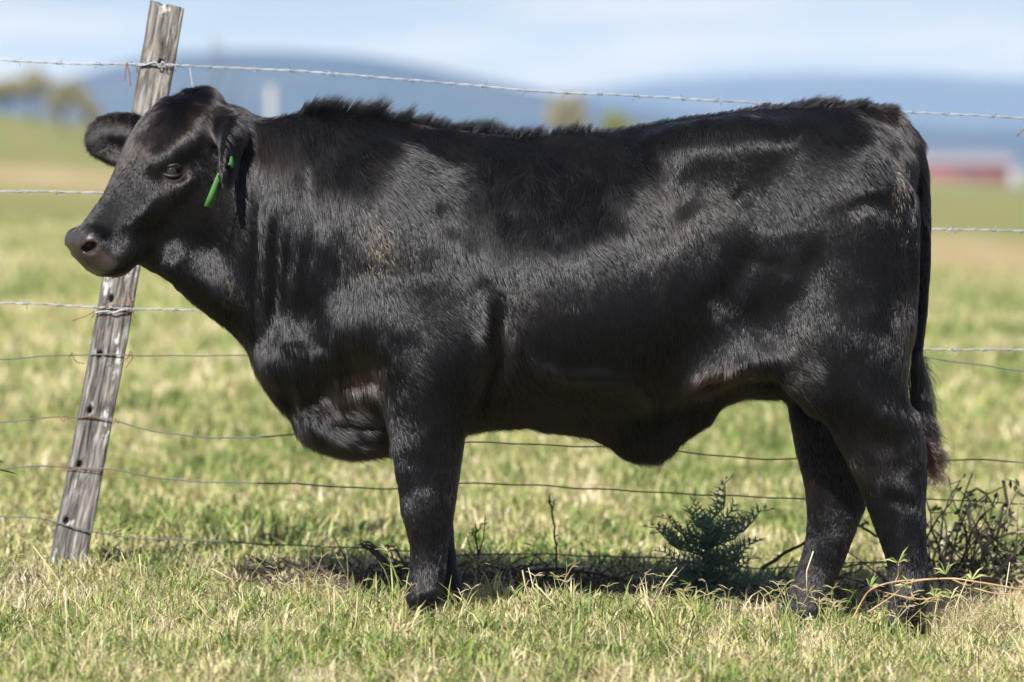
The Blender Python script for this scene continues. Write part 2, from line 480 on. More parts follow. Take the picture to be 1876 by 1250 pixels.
def polygonise(lo, hi, fine, ratio):
    """surface nets on a sparse grid"""
    n = (np.ceil((hi - lo) / (fine * ratio)).astype(int)) * ratio + 1
    ax = [lo[i] + fine * np.arange(n[i]) for i in range(3)]
    cax = [a[::ratio] for a in ax]
    G = np.stack(np.meshgrid(*cax, indexing='ij'), -1)
    cs = G.shape[:3]
    cd = field(G.reshape(-1, 3)).reshape(cs)
    V = np.repeat(np.repeat(np.repeat(cd, ratio, 0), ratio, 1), ratio, 2)[:n[0], :n[1], :n[2]].astype(np.float32)
    near = np.abs(cd) < fine * ratio * 1.9
    M = np.repeat(np.repeat(np.repeat(near, ratio, 0), ratio, 1), ratio, 2)
    sh = ratio // 2
    M = np.roll(M, (-sh, -sh, -sh), (0, 1, 2))[:n[0], :n[1], :n[2]]
    V = np.roll(np.repeat(np.repeat(np.repeat(cd, ratio, 0), ratio, 1), ratio, 2), (-sh, -sh, -sh), (0, 1, 2))[:n[0], :n[1], :n[2]].astype(np.float32)
    i, j, k = np.nonzero(M)
    P = np.stack([ax[0][i], ax[1][j], ax[2][k]], -1)
    o = np.empty(len(P), np.float32)
    for c in range(0, len(P), 400000): o[c:c+400000] = field(P[c:c+400000])
    V[i, j, k] = o
    S = V < 0
    c8 = [S[a:n[0]-1+a, b:n[1]-1+b, c:n[2]-1+c] for a in (0, 1) for b in (0, 1) for c in (0, 1)]
    cnt = sum(x.astype(np.int8) for x in c8)
    cell = (cnt > 0) & (cnt < 8)
    ci = np.argwhere(cell)
    idx = -np.ones(cell.shape, np.int32); idx[cell] = np.arange(len(ci))
    acc = np.zeros((len(ci), 3)); num = np.zeros(len(ci))
    corners = [(a, b, c) for a in (0, 1) for b in (0, 1) for c in (0, 1)]
    for p in corners:
        for axn in range(3):
            if p[axn]: continue
            q = list(p); q[axn] = 1
            va = V[ci[:, 0]+p[0], ci[:, 1]+p[1], ci[:, 2]+p[2]]; vb = V[ci[:, 0]+q[0], ci[:, 1]+q[1], ci[:, 2]+q[2]]
            cr = (va < 0) != (vb < 0)
            t = np.where(cr, va / np.where(cr, va - vb, 1), 0)
            pos = np.array(p)[None] + t[:, None] * (np.array(q) - np.array(p))[None]
            acc += pos * cr[:, None]; num += cr
    verts = lo + fine * (ci + acc / num[:, None])
    faces = []
    for axn in range(3):
        b, c = (axn + 1) % 3, (axn + 2) % 3
        sl0 = [slice(1, None)] * 3; sl1 = [slice(1, None)] * 3
        sl0[axn] = slice(0, -1)
        A, B = S[tuple(sl0)], S[tuple(sl1)]
        e = np.argwhere(A != B)
        off = np.ones(3, int); off[axn] = 0
        e = e + off
        ok = (e[:, b] < n[b]-1) & (e[:, c] < n[c]-1) & (e[:, axn] < n[axn]-1)
        e = e[ok]
        inside = S[e[:, 0], e[:, 1], e[:, 2]]
        def cellid(db, dc):
            q = e.copy(); q[:, b] -= db; q[:, c] -= dc
            return idx[q[:, 0], q[:, 1], q[:, 2]]
        f = np.stack([cellid(1, 1), cellid(0, 1), cellid(0, 0), cellid(1, 0)], -1)
        f[~inside] = f[~inside][:, ::-1]
        faces.append(f)
    faces = np.concatenate(faces)
    faces = faces[(faces >= 0).all(1)]
    return verts, faces

def vnormals(V, F):
    a = np.cross(V[F[:, 2]] - V[F[:, 0]], V[F[:, 3]] - V[F[:, 1]])
    N = np.zeros_like(V)
    for k in range(4): np.add.at(N, F[:, k], a)
    return N / (np.linalg.norm(N, axis=1)[:, None] + 1e-12)
def smooth_mesh(V, F, it, w=0.5):
    e = np.concatenate([F[:, [0, 1]], F[:, [1, 2]], F[:, [2, 3]], F[:, [3, 0]]])
    deg = np.bincount(e.ravel(), minlength=len(V))
    for i in range(it):
        S = np.zeros_like(V)
        for c in range(3): S[:, c] = np.bincount(e[:, 0], V[e[:, 1], c], len(V)) + np.bincount(e[:, 1], V[e[:, 0], c], len(V))
        V = V + w * (S / deg[:, None] - V)
    return V
BV, BF = polygonise(np.array([-1.05, -.40, -.06]), np.array([1.06, .40, 1.30]), 0.006, 4)
BV = smooth_mesh(BV, BF, 2)

# relief under the coat: creases, folds and hollows, (path in photo pixels, half width px, depth m)
RELIEF = [
    ([(512, 680), (530, 730), (552, 790)], 9, -.012), ([(540, 690), (552, 740), (572, 800)], 9, .009), ([(585, 770), (650, 785), (715, 785)], 9, -.012), ([(600, 800), (660, 812), (718, 808)], 8, .008), ([(470, 640), (490, 700), (520, 750)], 9, .006), ([(500, 640), (540, 632), (590, 640)], 10, .010),
    ([(466, 250), (470, 400), (462, 560), (470, 640)], 9, -.010), ([(486, 260), (490, 420), (484, 600)], 9, .006),
    ([(505, 380), (500, 520), (492, 640)], 7, -.007), ([(530, 300), (528, 450), (512, 600)], 8, -.006), ([(547, 300), (548, 450), (532, 620)], 9, .006),
    ([(566, 250), (570, 400), (560, 560), (545, 640)], 8, -.006), ([(592, 260), (600, 380), (592, 520)], 10, .004), ([(612, 330), (618, 470), (600, 600)], 8, -.005),
    ([(900, 520), (912, 580), (916, 650), (896, 720), (870, 770)], 15, -.026), ([(880, 560), (885, 640), (862, 720)], 16, .010), ([(945, 600), (940, 660), (965, 700)], 13, .010),
    ([(955, 640), (985, 672), (1040, 690), (1100, 688), (1155, 694), (1185, 735), (1192, 780)], 13, .016),
    ([(985, 705), (1060, 722), (1130, 730), (1165, 760)], 20, -.016), ([(1215, 700), (1210, 760)], 16, -.008),
    ([(1225, 735), (1260, 700), (1330, 678), (1400, 662)], 11, .012), ([(1270, 722), (1340, 705), (1420, 690)], 16, -.014),
    ([(1535, 384), (1590, 370), (1645, 378)], 15, -.007), ([(1570, 350), (1630, 352)], 14, .006),
    ([(1655, 285), (1666, 350), (1668, 440), (1672, 560)], 10, -.007), ([(1600, 245), (1625, 275), (1655, 330)], 9, -.012),
    ([(800, 365), (818, 400), (845, 425)], 12, -.010), ([(1225, 320), (1270, 380)], 32, -.010), ([(1345, 345), (1370, 375)], 20, -.006),
    ([(1310, 520), (1345, 575)], 24, -.005), ([(1190, 330), (1215, 400), (1180, 470)], 28, -.007), ([(1390, 420), (1340, 520), (1290, 600)], 30, -.010),
    ([(1500, 430), (1480, 520), (1440, 600)], 30, -.012), ([(1420, 400), (1400, 480)], 30, .010), ([(1530, 470), (1560, 560), (1560, 660)], 40, .006),
    ([(640, 660), (655, 720)], 38, -.026), ([(590, 690), (575, 760), (590, 810)], 14, -.009), ([(612, 680), (630, 760)], 10, .006), ([(560, 640), (600, 650), (620, 690)], 16, .006),
    ([(640, 790), (720, 800)], 14, -.008), ([(1560, 700), (1600, 760), (1655, 770)], 18, .006), ([(1545, 790), (1600, 810), (1660, 815)], 18, -.006),
    ([(1620, 905), (1680, 930)], 14, -.005), ([(770, 890), (786, 950)], 24, .004), ([(815, 870), (805, 960)], 10, -.006), ([(796, 985), (796, 1050)], 8, -.004), ([(760, 1078), (800, 1080)], 12, .004), ([(770, 780), (800, 850)], 28, .004), ([(740, 760), (752, 860)], 16, -.004), ([(1672, 800), (1680, 870)], 14, .006), ([(1650, 790), (1655, 880)], 10, -.006), ([(1605, 880), (1650, 900)], 20, .004), ([(1638, 950), (1645, 1040)], 8, -.004), ([(1640, 1080), (1690, 1082)], 13, .004), ([(1590, 760), (1640, 740)], 26, .005),
    ([(1000, 415), (1030, 445)], 18, -.004), ([(920, 300), (940, 420)], 26, -.008), ([(1100, 330), (1180, 370)], 26, .008), ([(1000, 300), (1050, 400)], 28, -.006),
    ([(1700 - 90, 500), (1600, 600)], 26, .005), ([(860, 430), (880, 520)], 18, .006), ([(690, 610), (720, 660), (712, 700)], 18, .008)]
def project_px(P):
    x, y, z = P[:, 0], P[:, 1] - CAM_Y, P[:, 2] - CAM_Z
    dep = y * _cp - z * _sp
    return 938 + FPX * x / dep, 625 - FPX * (y * _sp + z * _cp) / dep
def seg_dist(u, v, path):
    d = np.full(len(u), 1e9)
    path = np.array(path, float)
    for a, b in zip(path[:-1], path[1:]):
        ab = b - a
        t = np.clip(((u - a[0]) * ab[0] + (v - a[1]) * ab[1]) / (ab @ ab), 0, 1)
        d = np.minimum(d, np.hypot(u - a[0] - t * ab[0], v - a[1] - t * ab[1]))
    return d
BN = vnormals(BV, BF)
_m = BV.copy(); _m[:, 1] = -np.abs(_m[:, 1])           # the same relief on both flanks
_u, _v = project_px(_m)
_side = np.clip(np.abs(BN[:, 1]) * 1.4, 0, 1)
_disp = np.zeros(len(BV))
for path, w, amp in RELIEF:
    bx = np.array(path)
    ok = (_u > bx[:, 0].min() - 3*w) & (_u < bx[:, 0].max() + 3*w) & (_v > bx[:, 1].min() - 3*w) & (_v < bx[:, 1].max() + 3*w)
    k = np.nonzero(ok)[0]
    L = max(np.hypot(bx[-1, 0] - bx[0, 0], bx[-1, 1] - bx[0, 1]), 1.0)
    f = ((_u[k] - bx[0, 0]) * (bx[-1, 0] - bx[0, 0]) + (_v[k] - bx[0, 1]) * (bx[-1, 1] - bx[0, 1])) / L**2
    tap = 0.15 + 0.85 * np.clip(np.sin(np.pi * np.clip(f, 0, 1)) * 1.3, 0, 1)
    wob = 1 + 0.35 * np.sin(_v[k] * 0.045 + bx[0, 0]) * np.sin(_u[k] * 0.05 + bx[0, 1])
    _disp[k] += 0.72 * amp * tap * wob * np.exp(-(seg_dist(_u[k], _v[k], path) / w) ** 2)
BV = BV + BN * (_disp * _side)[:, None]
BV = smooth_mesh(BV, BF, 1)

rng = np.random.default_rng(7)
BN = vnormals(BV, BF)
BU, BVV = project_px(BV)
hd = BV - H0
hA, hN, hS = hd @ HA, hd @ HN, hd @ HS
# bare muzzle: the broad pad around the nostrils and the lips
muz = np.clip((hA - .425) / .022, 0, 1) * np.clip((.03 - np.abs(hN + .085) + .045) / .02, 0, 1) * (BU < 300)
lip = np.exp(-((hN + .162) / .010) ** 2) * np.clip((hA - .36) / .03, 0, 1) * (BU < 300)
d_eye = np.minimum(np.linalg.norm(BV - EYES[0][1], axis=1), np.linalg.norm(BV - EYES[1][1], axis=1))
rim = np.exp(-((d_eye - .022) / .014) ** 2)
base = np.array([.0022, .002, .0022])
pink = np.array([.036, .027, .025])
brown = np.array([.040, .024, .017])
skin = base[None] + muz[:, None] * (pink - base) + (1 - muz)[:, None] * lip[:, None] * .3 * (pink - base) + rim[:, None] * .55 * (brown - base)

t = NT('black_hide')
b = t.bsdf(0.55, 0.12)
va = t.node('ShaderNodeVertexColor', layer_name='hide')
tc = t.node('ShaderNodeTexCoord')
nz = t.node('ShaderNodeTexNoise', i_Scale=170.0, i_Detail=4.0)
vr = t.node('ShaderNodeTexVoronoi', i_Scale=420.0)
mz = t.node('ShaderNodeAttribute', attribute_name='bare')
t.link(tc.outputs['Object'], nz.inputs['Vector']); t.link(tc.outputs['Object'], vr.inputs['Vector'])
mr = t.node('ShaderNodeMapRange', i_To_Min=0.62, i_To_Max=0.36)
t.link(mz.outputs['Fac'], mr.inputs['Value']); t.link(mr.outputs['Result'], b.inputs['Roughness'])
mx = t.node('ShaderNodeMixRGB', blend_type='MULTIPLY', i_Fac=0.7)
rr = t.ramp(nz.outputs['Fac'], [(0.3, (.45, .45, .45)), (0.7, (1.4, 1.35, 1.3))])
t.link(va.outputs['Color'], mx.inputs['Color1']); t.link(rr.outputs['Color'], mx.inputs['Color2'])
t.link(mx.outputs['Color'], b.inputs['Base Color'])
ms = t.node('ShaderNodeMapRange', i_To_Min=0.10, i_To_Max=0.42); t.link(mz.outputs['Fac'], ms.inputs['Value']); t.link(ms.outputs['Result'], b.inputs['Specular IOR Level'])
bp = t.node('ShaderNodeBump', i_Strength=0.25, i_Distance=0.002)
t.link(vr.outputs['Distance'], bp.inputs['Height']); t.link(bp.outputs['Normal'], b.inputs['Normal'])
M_HIDE = t.m

cow = empty('cow', (0.3, 0.0, 0.0))
tag(cow, 'young black cow with glossy coat and green ear tag standing side-on by the fence', 'cow')
body = mesh_np('body', BV, BF, M_HIDE, cow, origin=(0.3, 0, 0))
attr(body, 'bare', 'FLOAT', 'POINT', np.clip(muz, 0, 1))
attr(body, 'hide', 'FLOAT_COLOR', 'POINT', np.concatenate([skin, np.ones((len(skin), 1))], 1))

# ---- the coat
FLOW = np.array([  # u, v, direction right, direction down
    (420, 240, .5, .9), (500, 300, .12, 1), (480, 500, .0, 1), (600, 350, .2, 1), (560, 520, -.12, 1), (650, 480, .2, 1), (440, 560, .2, 1),
    (750, 350, .5, 1), (800, 480, .45, 1), (720, 580, .5, .9), (850, 600, .9, .6), (780, 680, .6, .8), (700, 640, .3, 1),
    (600, 232, .3, 1), (700, 238, .2, 1), (800, 250, .2, 1), (900, 262, .1, 1), (1000, 270, .1, 1), (1100, 258, .1, 1), (1200, 240, .1, 1), (760, 310, .9, .4), (850, 330, .9, .4), (690, 320, .7, .6), (950, 500, .45, 1), (1100, 520, .5, 1), (1000, 620, .45, 1), (1200, 480, .5, 1), (880, 420, .4, 1),
    (930, 320, -.2, 1), (940, 400, -.3, 1), (1000, 320, -.2, 1), (1060, 300, .1, 1), (1110, 300, .5, .8), (1160, 325, .9, .7), (1190, 375, .7, .9), (1100, 400, -.3, 1), (1020, 370, -.1, 1), (1000, 425, -.2, 1), (1060, 350, -.3, 1), (1000, 465, .5, .8), (1100, 465, .6, .8),
    (1250, 350, .4, 1), (1300, 480, .4, 1), (1335, 560, -.1, 1), (1350, 640, .1, .9), (1280, 680, -.3, .9), (1200, 650, .2, 1),
    (1330, 240, .0, 1), (1420, 230, .0, 1), (1500, 225, .1, 1), (1580, 235, .3, 1), (1340, 310, .7, .7), (1420, 300, .8, .6), (1500, 310, .8, .6), (1570, 290, .8, .7), (1450, 420, .45, 1), (1600, 330, .6, 1), (1560, 500, .25, 1), (1630, 600, .0, 1), (1600, 420, .4, 1),
    (1550, 700, .35, 1), (1480, 690, .8, .6), (1600, 800, .2, 1), (780, 900, .05, 1), (770, 1040, 0, 1), (1640, 1000, 0, 1), (1500, 950, -.15, 1), (1460, 1090, -.3, 1),
    (500, 700, .1, 1), (540, 650, .5, .9), (560, 770, .25, 1), (650, 800, .9, .3), (640, 700, .3, 1), (1000, 740, .6, .8), (1150, 710, .6, .8), (1180, 790, .0, 1), (1300, 740, -.2, 1), (900, 700, -.3, 1),
    (350, 180, .3, .8), (300, 215, -.3, .8), (380, 215, .6, .7), (260, 300, -.25, .9), (200, 390, -.7, .5), (290, 390, .5, .5), (250, 420, .6, .5), (330, 420, .4, .9), (370, 420, .4, .9), (340, 500, .5, .9), (390, 540, .2, 1), (280, 470, .3, 1),
    (340, 270, .4, .8), (240, 360, -.3, .8), (1690, 450, 0, 1), (1690, 650, 0, 1), (1680, 300, .3, 1)], float)
LEN = np.array([  # u, v, hair length in mm
    (350, 190, 20), (300, 220, 10), (260, 320, 6), (200, 400, 5), (330, 380, 6.5), (380, 300, 8), (300, 480, 7), (390, 550, 17), (400, 200, 26),
    (480, 300, 22), (560, 400, 24), (480, 560, 22), (650, 400, 18), (750, 500, 15), (850, 350, 17), (950, 520, 15), (1050, 350, 21), (1150, 360, 22), (1150, 550, 14),
    (1300, 300, 14), (1300, 500, 15), (1450, 300, 12), (1450, 500, 12), (1600, 300, 14), (1600, 500, 11), (1560, 700, 13), (1640, 850, 11), (1650, 1000, 10), (1640, 1100, 11),
    (1500, 900, 10), (1480, 1000, 10), (780, 750, 12), (780, 850, 8), (785, 1000, 9), (775, 1090, 11), (500, 700, 28), (600, 800, 28), (650, 690, 28), (560, 740, 28), (900, 650, 22), (1000, 720, 20),
    (1180, 770, 24), (1300, 720, 22), (1420, 680, 16), (205, 250, 13), (1690, 450, 10), (1685, 640, 12), (1650, 240, 24), (560, 640, 24)], float)
def idw(u, v, tab, power=3.0):
    out = np.zeros((len(u), tab.shape[1] - 2))
    for c in range(0, len(u), 60000):
        d2 = (u[c:c+60000, None] - tab[None, :, 0]) ** 2 + (v[c:c+60000, None] - tab[None, :, 1]) ** 2 + 60
        w = d2 ** (-power / 2); w /= w.sum(1, keepdims=True)
        out[c:c+60000] = w @ tab[:, 2:]
    return out
def h3(ix, iy, iz, k):
    h = (ix.astype(np.int64) * 73856093) ^ (iy.astype(np.int64) * 19349663) ^ (iz.astype(np.int64) * 83492791) ^ (k * 2654435761)
    h = (h ^ (h >> 13)) * 1274126177 & 0x7fffffff
    return ((h ^ (h >> 16)) & 0xffff) / 65535.0
def vnoise(P, scale, k=0):
    q = P * scale; i = np.floor(q).astype(np.int64); f = q - i; f = f * f * (3 - 2 * f)
    r = 0
    for a in (0, 1):
        for b_ in (0, 1):
            for c in (0, 1):
                w = (f[:, 0] if a else 1 - f[:, 0]) * (f[:, 1] if b_ else 1 - f[:, 1]) * (f[:, 2] if c else 1 - f[:, 2])
                r = r + w * h3(i[:, 0] + a, i[:, 1] + b_, i[:, 2] + c, k)
    return r * 2 - 1
def nrm(a): return a / (np.linalg.norm(a, axis=1)[:, None] + 1e-12)

FA = np.linalg.norm(np.cross(BV[BF[:, 2]] - BV[BF[:, 0]], BV[BF[:, 3]] - BV[BF[:, 1]]), axis=1) / 2
FC = BV[BF].mean(1); FNn = nrm(BN[BF].sum(1)); FU, FV = BU[BF].mean(1), BVV[BF].mean(1)
FM = np.maximum(muz, lip * .6)[BF].mean(1)
def roots(n, w):
    p = w * FA; p = p / p.sum()
    f = rng.choice(len(BF), n, p=p)
    a, b_ = rng.random((2, n, 1))
    q = BF[f]
    bl = lambda A: (A[q[:, 0]] * (1-a) + A[q[:, 1]] * a) * (1-b_) + (A[q[:, 3]] * (1-a) + A[q[:, 2]] * a) * b_
    return bl(BV), nrm(bl(BN)), f

def hair_mat(name, rough, col_lo, col_hi):
    t = NT(name)
    hb = t.node('ShaderNodeBsdfHairPrincipled')
    hb.model = 'CHIANG'; hb.parametrization = 'COLOR'
    hb.inputs['Roughness'].default_value = rough
    hb.inputs['Radial Roughness'].default_value = 0.55
    hb.inputs['Random Roughness'].default_value = 0.3
    hb.inputs['IOR'].default_value = 1.5
    a = t.node('ShaderNodeAttribute', attribute_name='tone')
    r = t.ramp(a.outputs['Fac'], [(0.0, col_lo), (0.5, col_hi), (0.75, (.10, .036, .016)), (1.0, (.42, .30, .10))])
    t.link(r.outputs['Color'], hb.inputs['Color'])
    t.link(hb.outputs[0], t.out.inputs['Surface'])
    return t.m
M_COAT = hair_mat('black_coat', 0.18, (.0013, .0012, .0014), (.026, .016, .011))

def make_hair(name, P, N, D, L, lift, rad, tone, steps=5, curl=0.0, droop=0.15, cells=0.006, clump=0.45, parent=cow, mat=M_COAT, jit=0.06, bend=.75, ncur=.42, stretch=0.0):
    """strands from roots P leaning from normal N into direction D"""
    n = len(P)
    D = D - (D * N).sum(1)[:, None] * N
    D = nrm(D); B = np.cross(N, D)
    q = P + 0.002 * rng.standard_normal(P.shape)
    d0 = np.array((.37, 0, -.93))                    # locks run longer down the lie of the coat
    q = q - stretch * np.outer(q @ d0, d0)
    ci = np.floor(q / cells).astype(np.int64)
    r1, r2, r3 = [h3(ci[:, 0], ci[:, 1], ci[:, 2], k) - .5 for k in (1, 2, 3)]
    ang = 0.24 * r1 + jit * rng.standard_normal(n)
    D = D * np.cos(ang)[:, None] + B * np.sin(ang)[:, None]; B = np.cross(N, D)
    lift = lift * (1 + 0.40 * r2 + 0.12 * rng.standard_normal(n))
    L = L * (1 + 0.35 * r3) * rng.uniform(.7, 1.15, n)
    pull = (ci + .5) * cells - q; pull -= (pull * N).sum(1)[:, None] * N
    if stretch: pull -= np.outer(pull @ d0, d0)
    ph = rng.random(n) * 6.28
    T = np.linspace(0, 1, steps)
    Q = np.empty((n, steps, 3))
    for j, tt in enumerate(T):
        a = lift * (1 - bend * tt)
        along = tt * L
        Q[:, j] = (P - 0.0012 * N + along[:, None] * (np.cos(a)[:, None] * D) + (L * np.sin(lift) * (tt - ncur * tt * tt))[:, None] * N
                   + clump * (tt ** 1.3) * pull + (curl * L * np.sin(ph + tt * 5.0) * tt)[:, None] * B)
        Q[:, j, 2] -= droop * L * tt * tt * 0.5
    cv = bpy.data.hair_curves.new(name)
    cv.add_curves([steps] * n)
    cv.attributes['position'].data.foreach_set('vector', (Q - np.array((0.3, 0, 0))).astype(np.float32).ravel())
    ra = cv.attributes.new('radius', 'FLOAT', 'POINT') if 'radius' not in cv.attributes else cv.attributes['radius']
    prof = np.interp(T, [0, .5, 1], [1, .85, .15])
    ra.data.foreach_set('value', (np.broadcast_to(rad, (n,))[:, None] * prof[None]).astype(np.float32).ravel())
    ta = cv.attributes.new('tone', 'FLOAT', 'CURVE')
    ta.data.foreach_set('value', np.clip(tone, 0, 1).astype(np.float32))
    cv.materials.append(mat)
    o = bpy.data.objects.new(name, cv)
    COL.objects.link(o); o.parent = parent
    return o

def blob(u, v, cu, cv_, ru, rv): return np.exp(-((u - cu) / ru) ** 2 - ((v - cv_) / rv) ** 2)
def flow_at(P, N, u, v):
    F2 = idw(u, v, FLOW)
    ang = np.arctan2(F2[:, 1], F2[:, 0])
    ruff = blob(u, v, 1060, 360, 130, 75) + .7 * blob(u, v, 560, 740, 110, 90) + .3 * blob(u, v, 1330, 560, 40, 50) + .5 * blob(u, v, 380, 530, 60, 40) + .6 * blob(u, v, 640, 690, 60, 60) + .5 * blob(u, v, 350, 190, 60, 40)
    ang = ang + (0.30 + 0.75 * ruff) * vnoise(P, 13.0, 11) + (0.14 + .40 * ruff) * vnoise(P, 40.0, 12)
    return np.stack([np.cos(ang), np.zeros(len(P)), -np.sin(ang)], 1), ruff
# short coat everywhere
bsgn = 1.0 if e3[0] > 0 else -1.0
vis = np.where(FNn[:, 1] < 0.35, 1.0, 0.10)
dens = vis * (1 - np.clip(FM * 1.2, 0, 1)) * np.where(FU < 410, 2.8, 1.0) * np.where(FV > 850, 2.0, 1.0)
fe = np.minimum(np.linalg.norm(FC - EYES[0][1], axis=1), np.linalg.norm(FC - EYES[1][1], axis=1))
dens = dens * (fe > .026)
BTN = EARC + .038 * e1 - .016 * e2 + .0155 * bsgn * e3
dens = dens * (np.linalg.norm(FC - BTN, axis=1) > .022)
P, N, f = roots(420000, dens)
u, v = project_px(P)
D, ruff = flow_at(P, N, u, v)
L = idw(u, v, LEN)[:, 0] / 1000.0 * 1.3 + .0025
D[:, 1] += .0
brn = (.52 * blob(u, v, 655, 690, 40, 55) + .55 * blob(u, v, 1330, 690, 95, 24) + .25 * blob(u, v, 905, 650, 22, 55) + .3 * blob(u, v, 1660, 600, 18, 70)
       + .22 * blob(u, v, 1600, 850, 50, 30) + .2 * blob(u, v, 1510, 900, 40, 40) + .2 * blob(u, v, 270, 300, 40, 40) + .12 * (vnoise(P, 9, 21) > .3) + .10 * rng.random(len(P)))
legs = np.clip((v - 760) / 90, 0, 1) * ((np.abs(u - 780) < 90) | (u > 1430))
lift = (0.24 + 0.22 * ruff + .10 * vnoise(P, 30, 5)) + legs * (.12 + .07 * vnoise(P, 12, 6)) + .12 * (u < 400)
make_hair('coat', P, N, D, L, lift, rng.uniform(.00020, .00034, len(P)), brn, stretch=.66, cells=.0065)
# longer guard hair: along the back, round the poll, brisket and belly
top = (FNn[:, 2] > .72) & (np.abs(FC[:, 1]) < .05) & (FU > 385) & (FU < 1640) & (FV < 300)
P, N, f = roots(12000, top.astype(float) * np.exp(-(FC[:, 1] / .022) ** 2) * (np.interp(FU, [385, 540, 552, 800, 850, 1060, 1100, 1330, 1400, 1620], [.3, .3, 1.3, .8, .8, .7, .5, .6, 1, 1])))
u, v = project_px(P)
Lg = np.interp(u, [385, 440, 535, 552, 575, 640, 760, 820, 858, 890, 1000, 1050, 1075, 1090, 1200, 1340, 1400, 1500, 1600, 1640], [22, 14, 16, 44, 38, 38, 34, 20, 30, 34, 34, 26, 24, 14, 13, 14, 20, 27, 28, 24]) / 1000
Lg = Lg * (1.1 + .45 * vnoise(P * np.array([1, .2, .2]), 38, 3) + .35 * vnoise(P * np.array([1, .2, .2]), 95, 4))
D = np.stack([np.full(len(P), .9), .25 * rng.standard_normal(len(P)), np.zeros(len(P))], 1)
make_hair('back_ridge_hair', P, N, D, Lg, np.interp(u, [385, 540, 560, 1060, 1100, 1340, 1400, 1700], [.35, .6, 1.25, 1.30, .65, .6, .8, .75]), .00030, .02 * rng.random(len(P)), steps=6, droop=.0, cells=.014, clump=.7, bend=.22, ncur=.10, jit=.2)
und = np.clip(-FNn[:, 2] - .15, 0, 1) * (FC[:, 2] > .36) * (FU > 430) * (FU < 1450) + 2.2 * (FU > 430) * (FU < 720) * (FV > 600) * (np.abs(FNn[:, 1]) < .7)
P, N, f = roots(22000, und)
u, v = project_px(P)
D, ruff = flow_at(P, N, u, v); D[:, 2] -= .6; D[:, 0] += .35
make_hair('belly_fringe_hair', P, N, D, np.where(u < 720, .031, .025) * rng.uniform(.6, 1.2, len(P)), .45, .00028, .25 * rng.random(len(P)), droop=.5, cells=.010, curl=.05)
# poll tuft and the hair inside the far ear
pol = blob(FU, FV, 375, 185, 45, 25) * (FNn[:, 2] > -.2)
P, N, f = roots(6000, pol)
u, v = project_px(P)
D = np.stack([np.interp(u, [330, 380, 430], [-.1, .5, .9]), -.3 + .3 * rng.standard_normal(len(P)), -.8 + .3 * rng.standard_normal(len(P))], 1)
make_hair('poll_tuft', P, N, D, .027 * rng.uniform(.6, 1.2, len(P)), .5, .0003, .2 * rng.random(len(P)), steps=6, curl=.08, cells=.014)
ear = ((FU < 262) & (FV > 204) & (FV < 312) & (FV < 300 + .2 * (FU - 200)) & (FC[:, 1] > .03)).astype(float)
P, N, f = roots(9000, ear)
u, v = project_px(P)
D = np.stack([-.6 - .2 * rng.standard_normal(len(P)), -.2 + .2 * rng.standard_normal(len(P)), -.35 + .5 * rng.standard_normal(len(P))], 1)
make_hair('ear_hair', P, N, D, .018 * rng.uniform(.5, 1.2, len(P)), .5, .00028, .35 * rng.random(len(P)), steps=5, curl=.05, cells=.012)
# dried mud and chaff caught in the coat
mud = 1.0 * blob(FU, FV, 690, 450, 24, 38) + .9 * blob(FU, FV, 408, 525, 16, 28) + .5 * blob(FU, FV, 450, 540, 10, 16) + .7 * blob(FU, FV, 1650, 335, 14, 50)
P, N, f = roots(700, mud * (FNn[:, 1] < 0))
u, v = project_px(P)
D, ruff = flow_at(P, N, u, v)
make_hair('mud_caked_hair', P, N, D, .022 * rng.uniform(.5, 1.2, len(P)), .35, .00045, rng.uniform(.62, .95, len(P)), cells=.012, clump=.6, jit=.4)
# tail switch
P0 = []
path = np.array([W(1680, 640, -.015), W(1681, 700, -.015), W(1688, 760, -.02), W(1698, 820, -.02), W(1704, 880, -.02)])
nsw = 5200
tt = rng.random(nsw) ** .8
k = tt * 3.0; i0 = np.minimum(k.astype(int), 2); fr = (k - i0)[:, None]
P = path[i0] * (1 - fr) + path[i0 + 1] * fr + rng.standard_normal((nsw, 3)) * np.array([.009, .012, .004])
steps = 12
T = np.linspace(0, 1, steps)
Ls = np.where(rng.random(nsw) < .75, rng.uniform(.07, .17, nsw), rng.uniform(.03, .08, nsw)) * (1 - .25 * tt)
lock = rng.integers(0, 26, nsw)
la = rng.uniform(-1, 1, (26, 4)); lph = rng.uniform(0, 6.28, 26)
Q = np.empty((nsw, steps, 3))
for j, s_ in enumerate(T):
    zz = P[:, 2] - s_ * Ls
    lowf = np.clip((.52 - zz) / .14, 0, 1)
    amp = .003 + .010 * lowf
    swing = .034 * s_ * (1 - lowf * .2) * (.3 + .8 * la[lock, 0]) + .035 * np.clip((.62 - P[:, 2]) * 3, 0, 1) * s_
    Q[:, j, 0] = P[:, 0] + swing + amp * np.sin(zz * (95 + 25 * la[lock, 1]) + lph[lock]) * s_ + .003 * s_ * la[lock, 2]
    Q[:, j, 1] = P[:, 1] + amp * np.cos(zz * (95 + 25 * la[lock, 1]) + lph[lock]) * s_ + .015 * la[lock, 3] * s_
    Q[:, j, 2] = zz + lowf * s_ * .01
cv = bpy.data.hair_curves.new('tail_switch')
cv.add_curves([steps] * nsw)
cv.attributes['position'].data.foreach_set('vector', (Q - np.array((0.3, 0, 0))).astype(np.float32).ravel())
ra = cv.attributes.new('radius', 'FLOAT', 'POINT') if 'radius' not in cv.attributes else cv.attributes['radius']
ra.data.foreach_set('value', np.broadcast_to(.00032 * np.interp(T, [0, .6, 1], [1, .9, .25]), (nsw, steps)).astype(np.float32).ravel())
ta = cv.attributes.new('tone', 'FLOAT', 'CURVE')
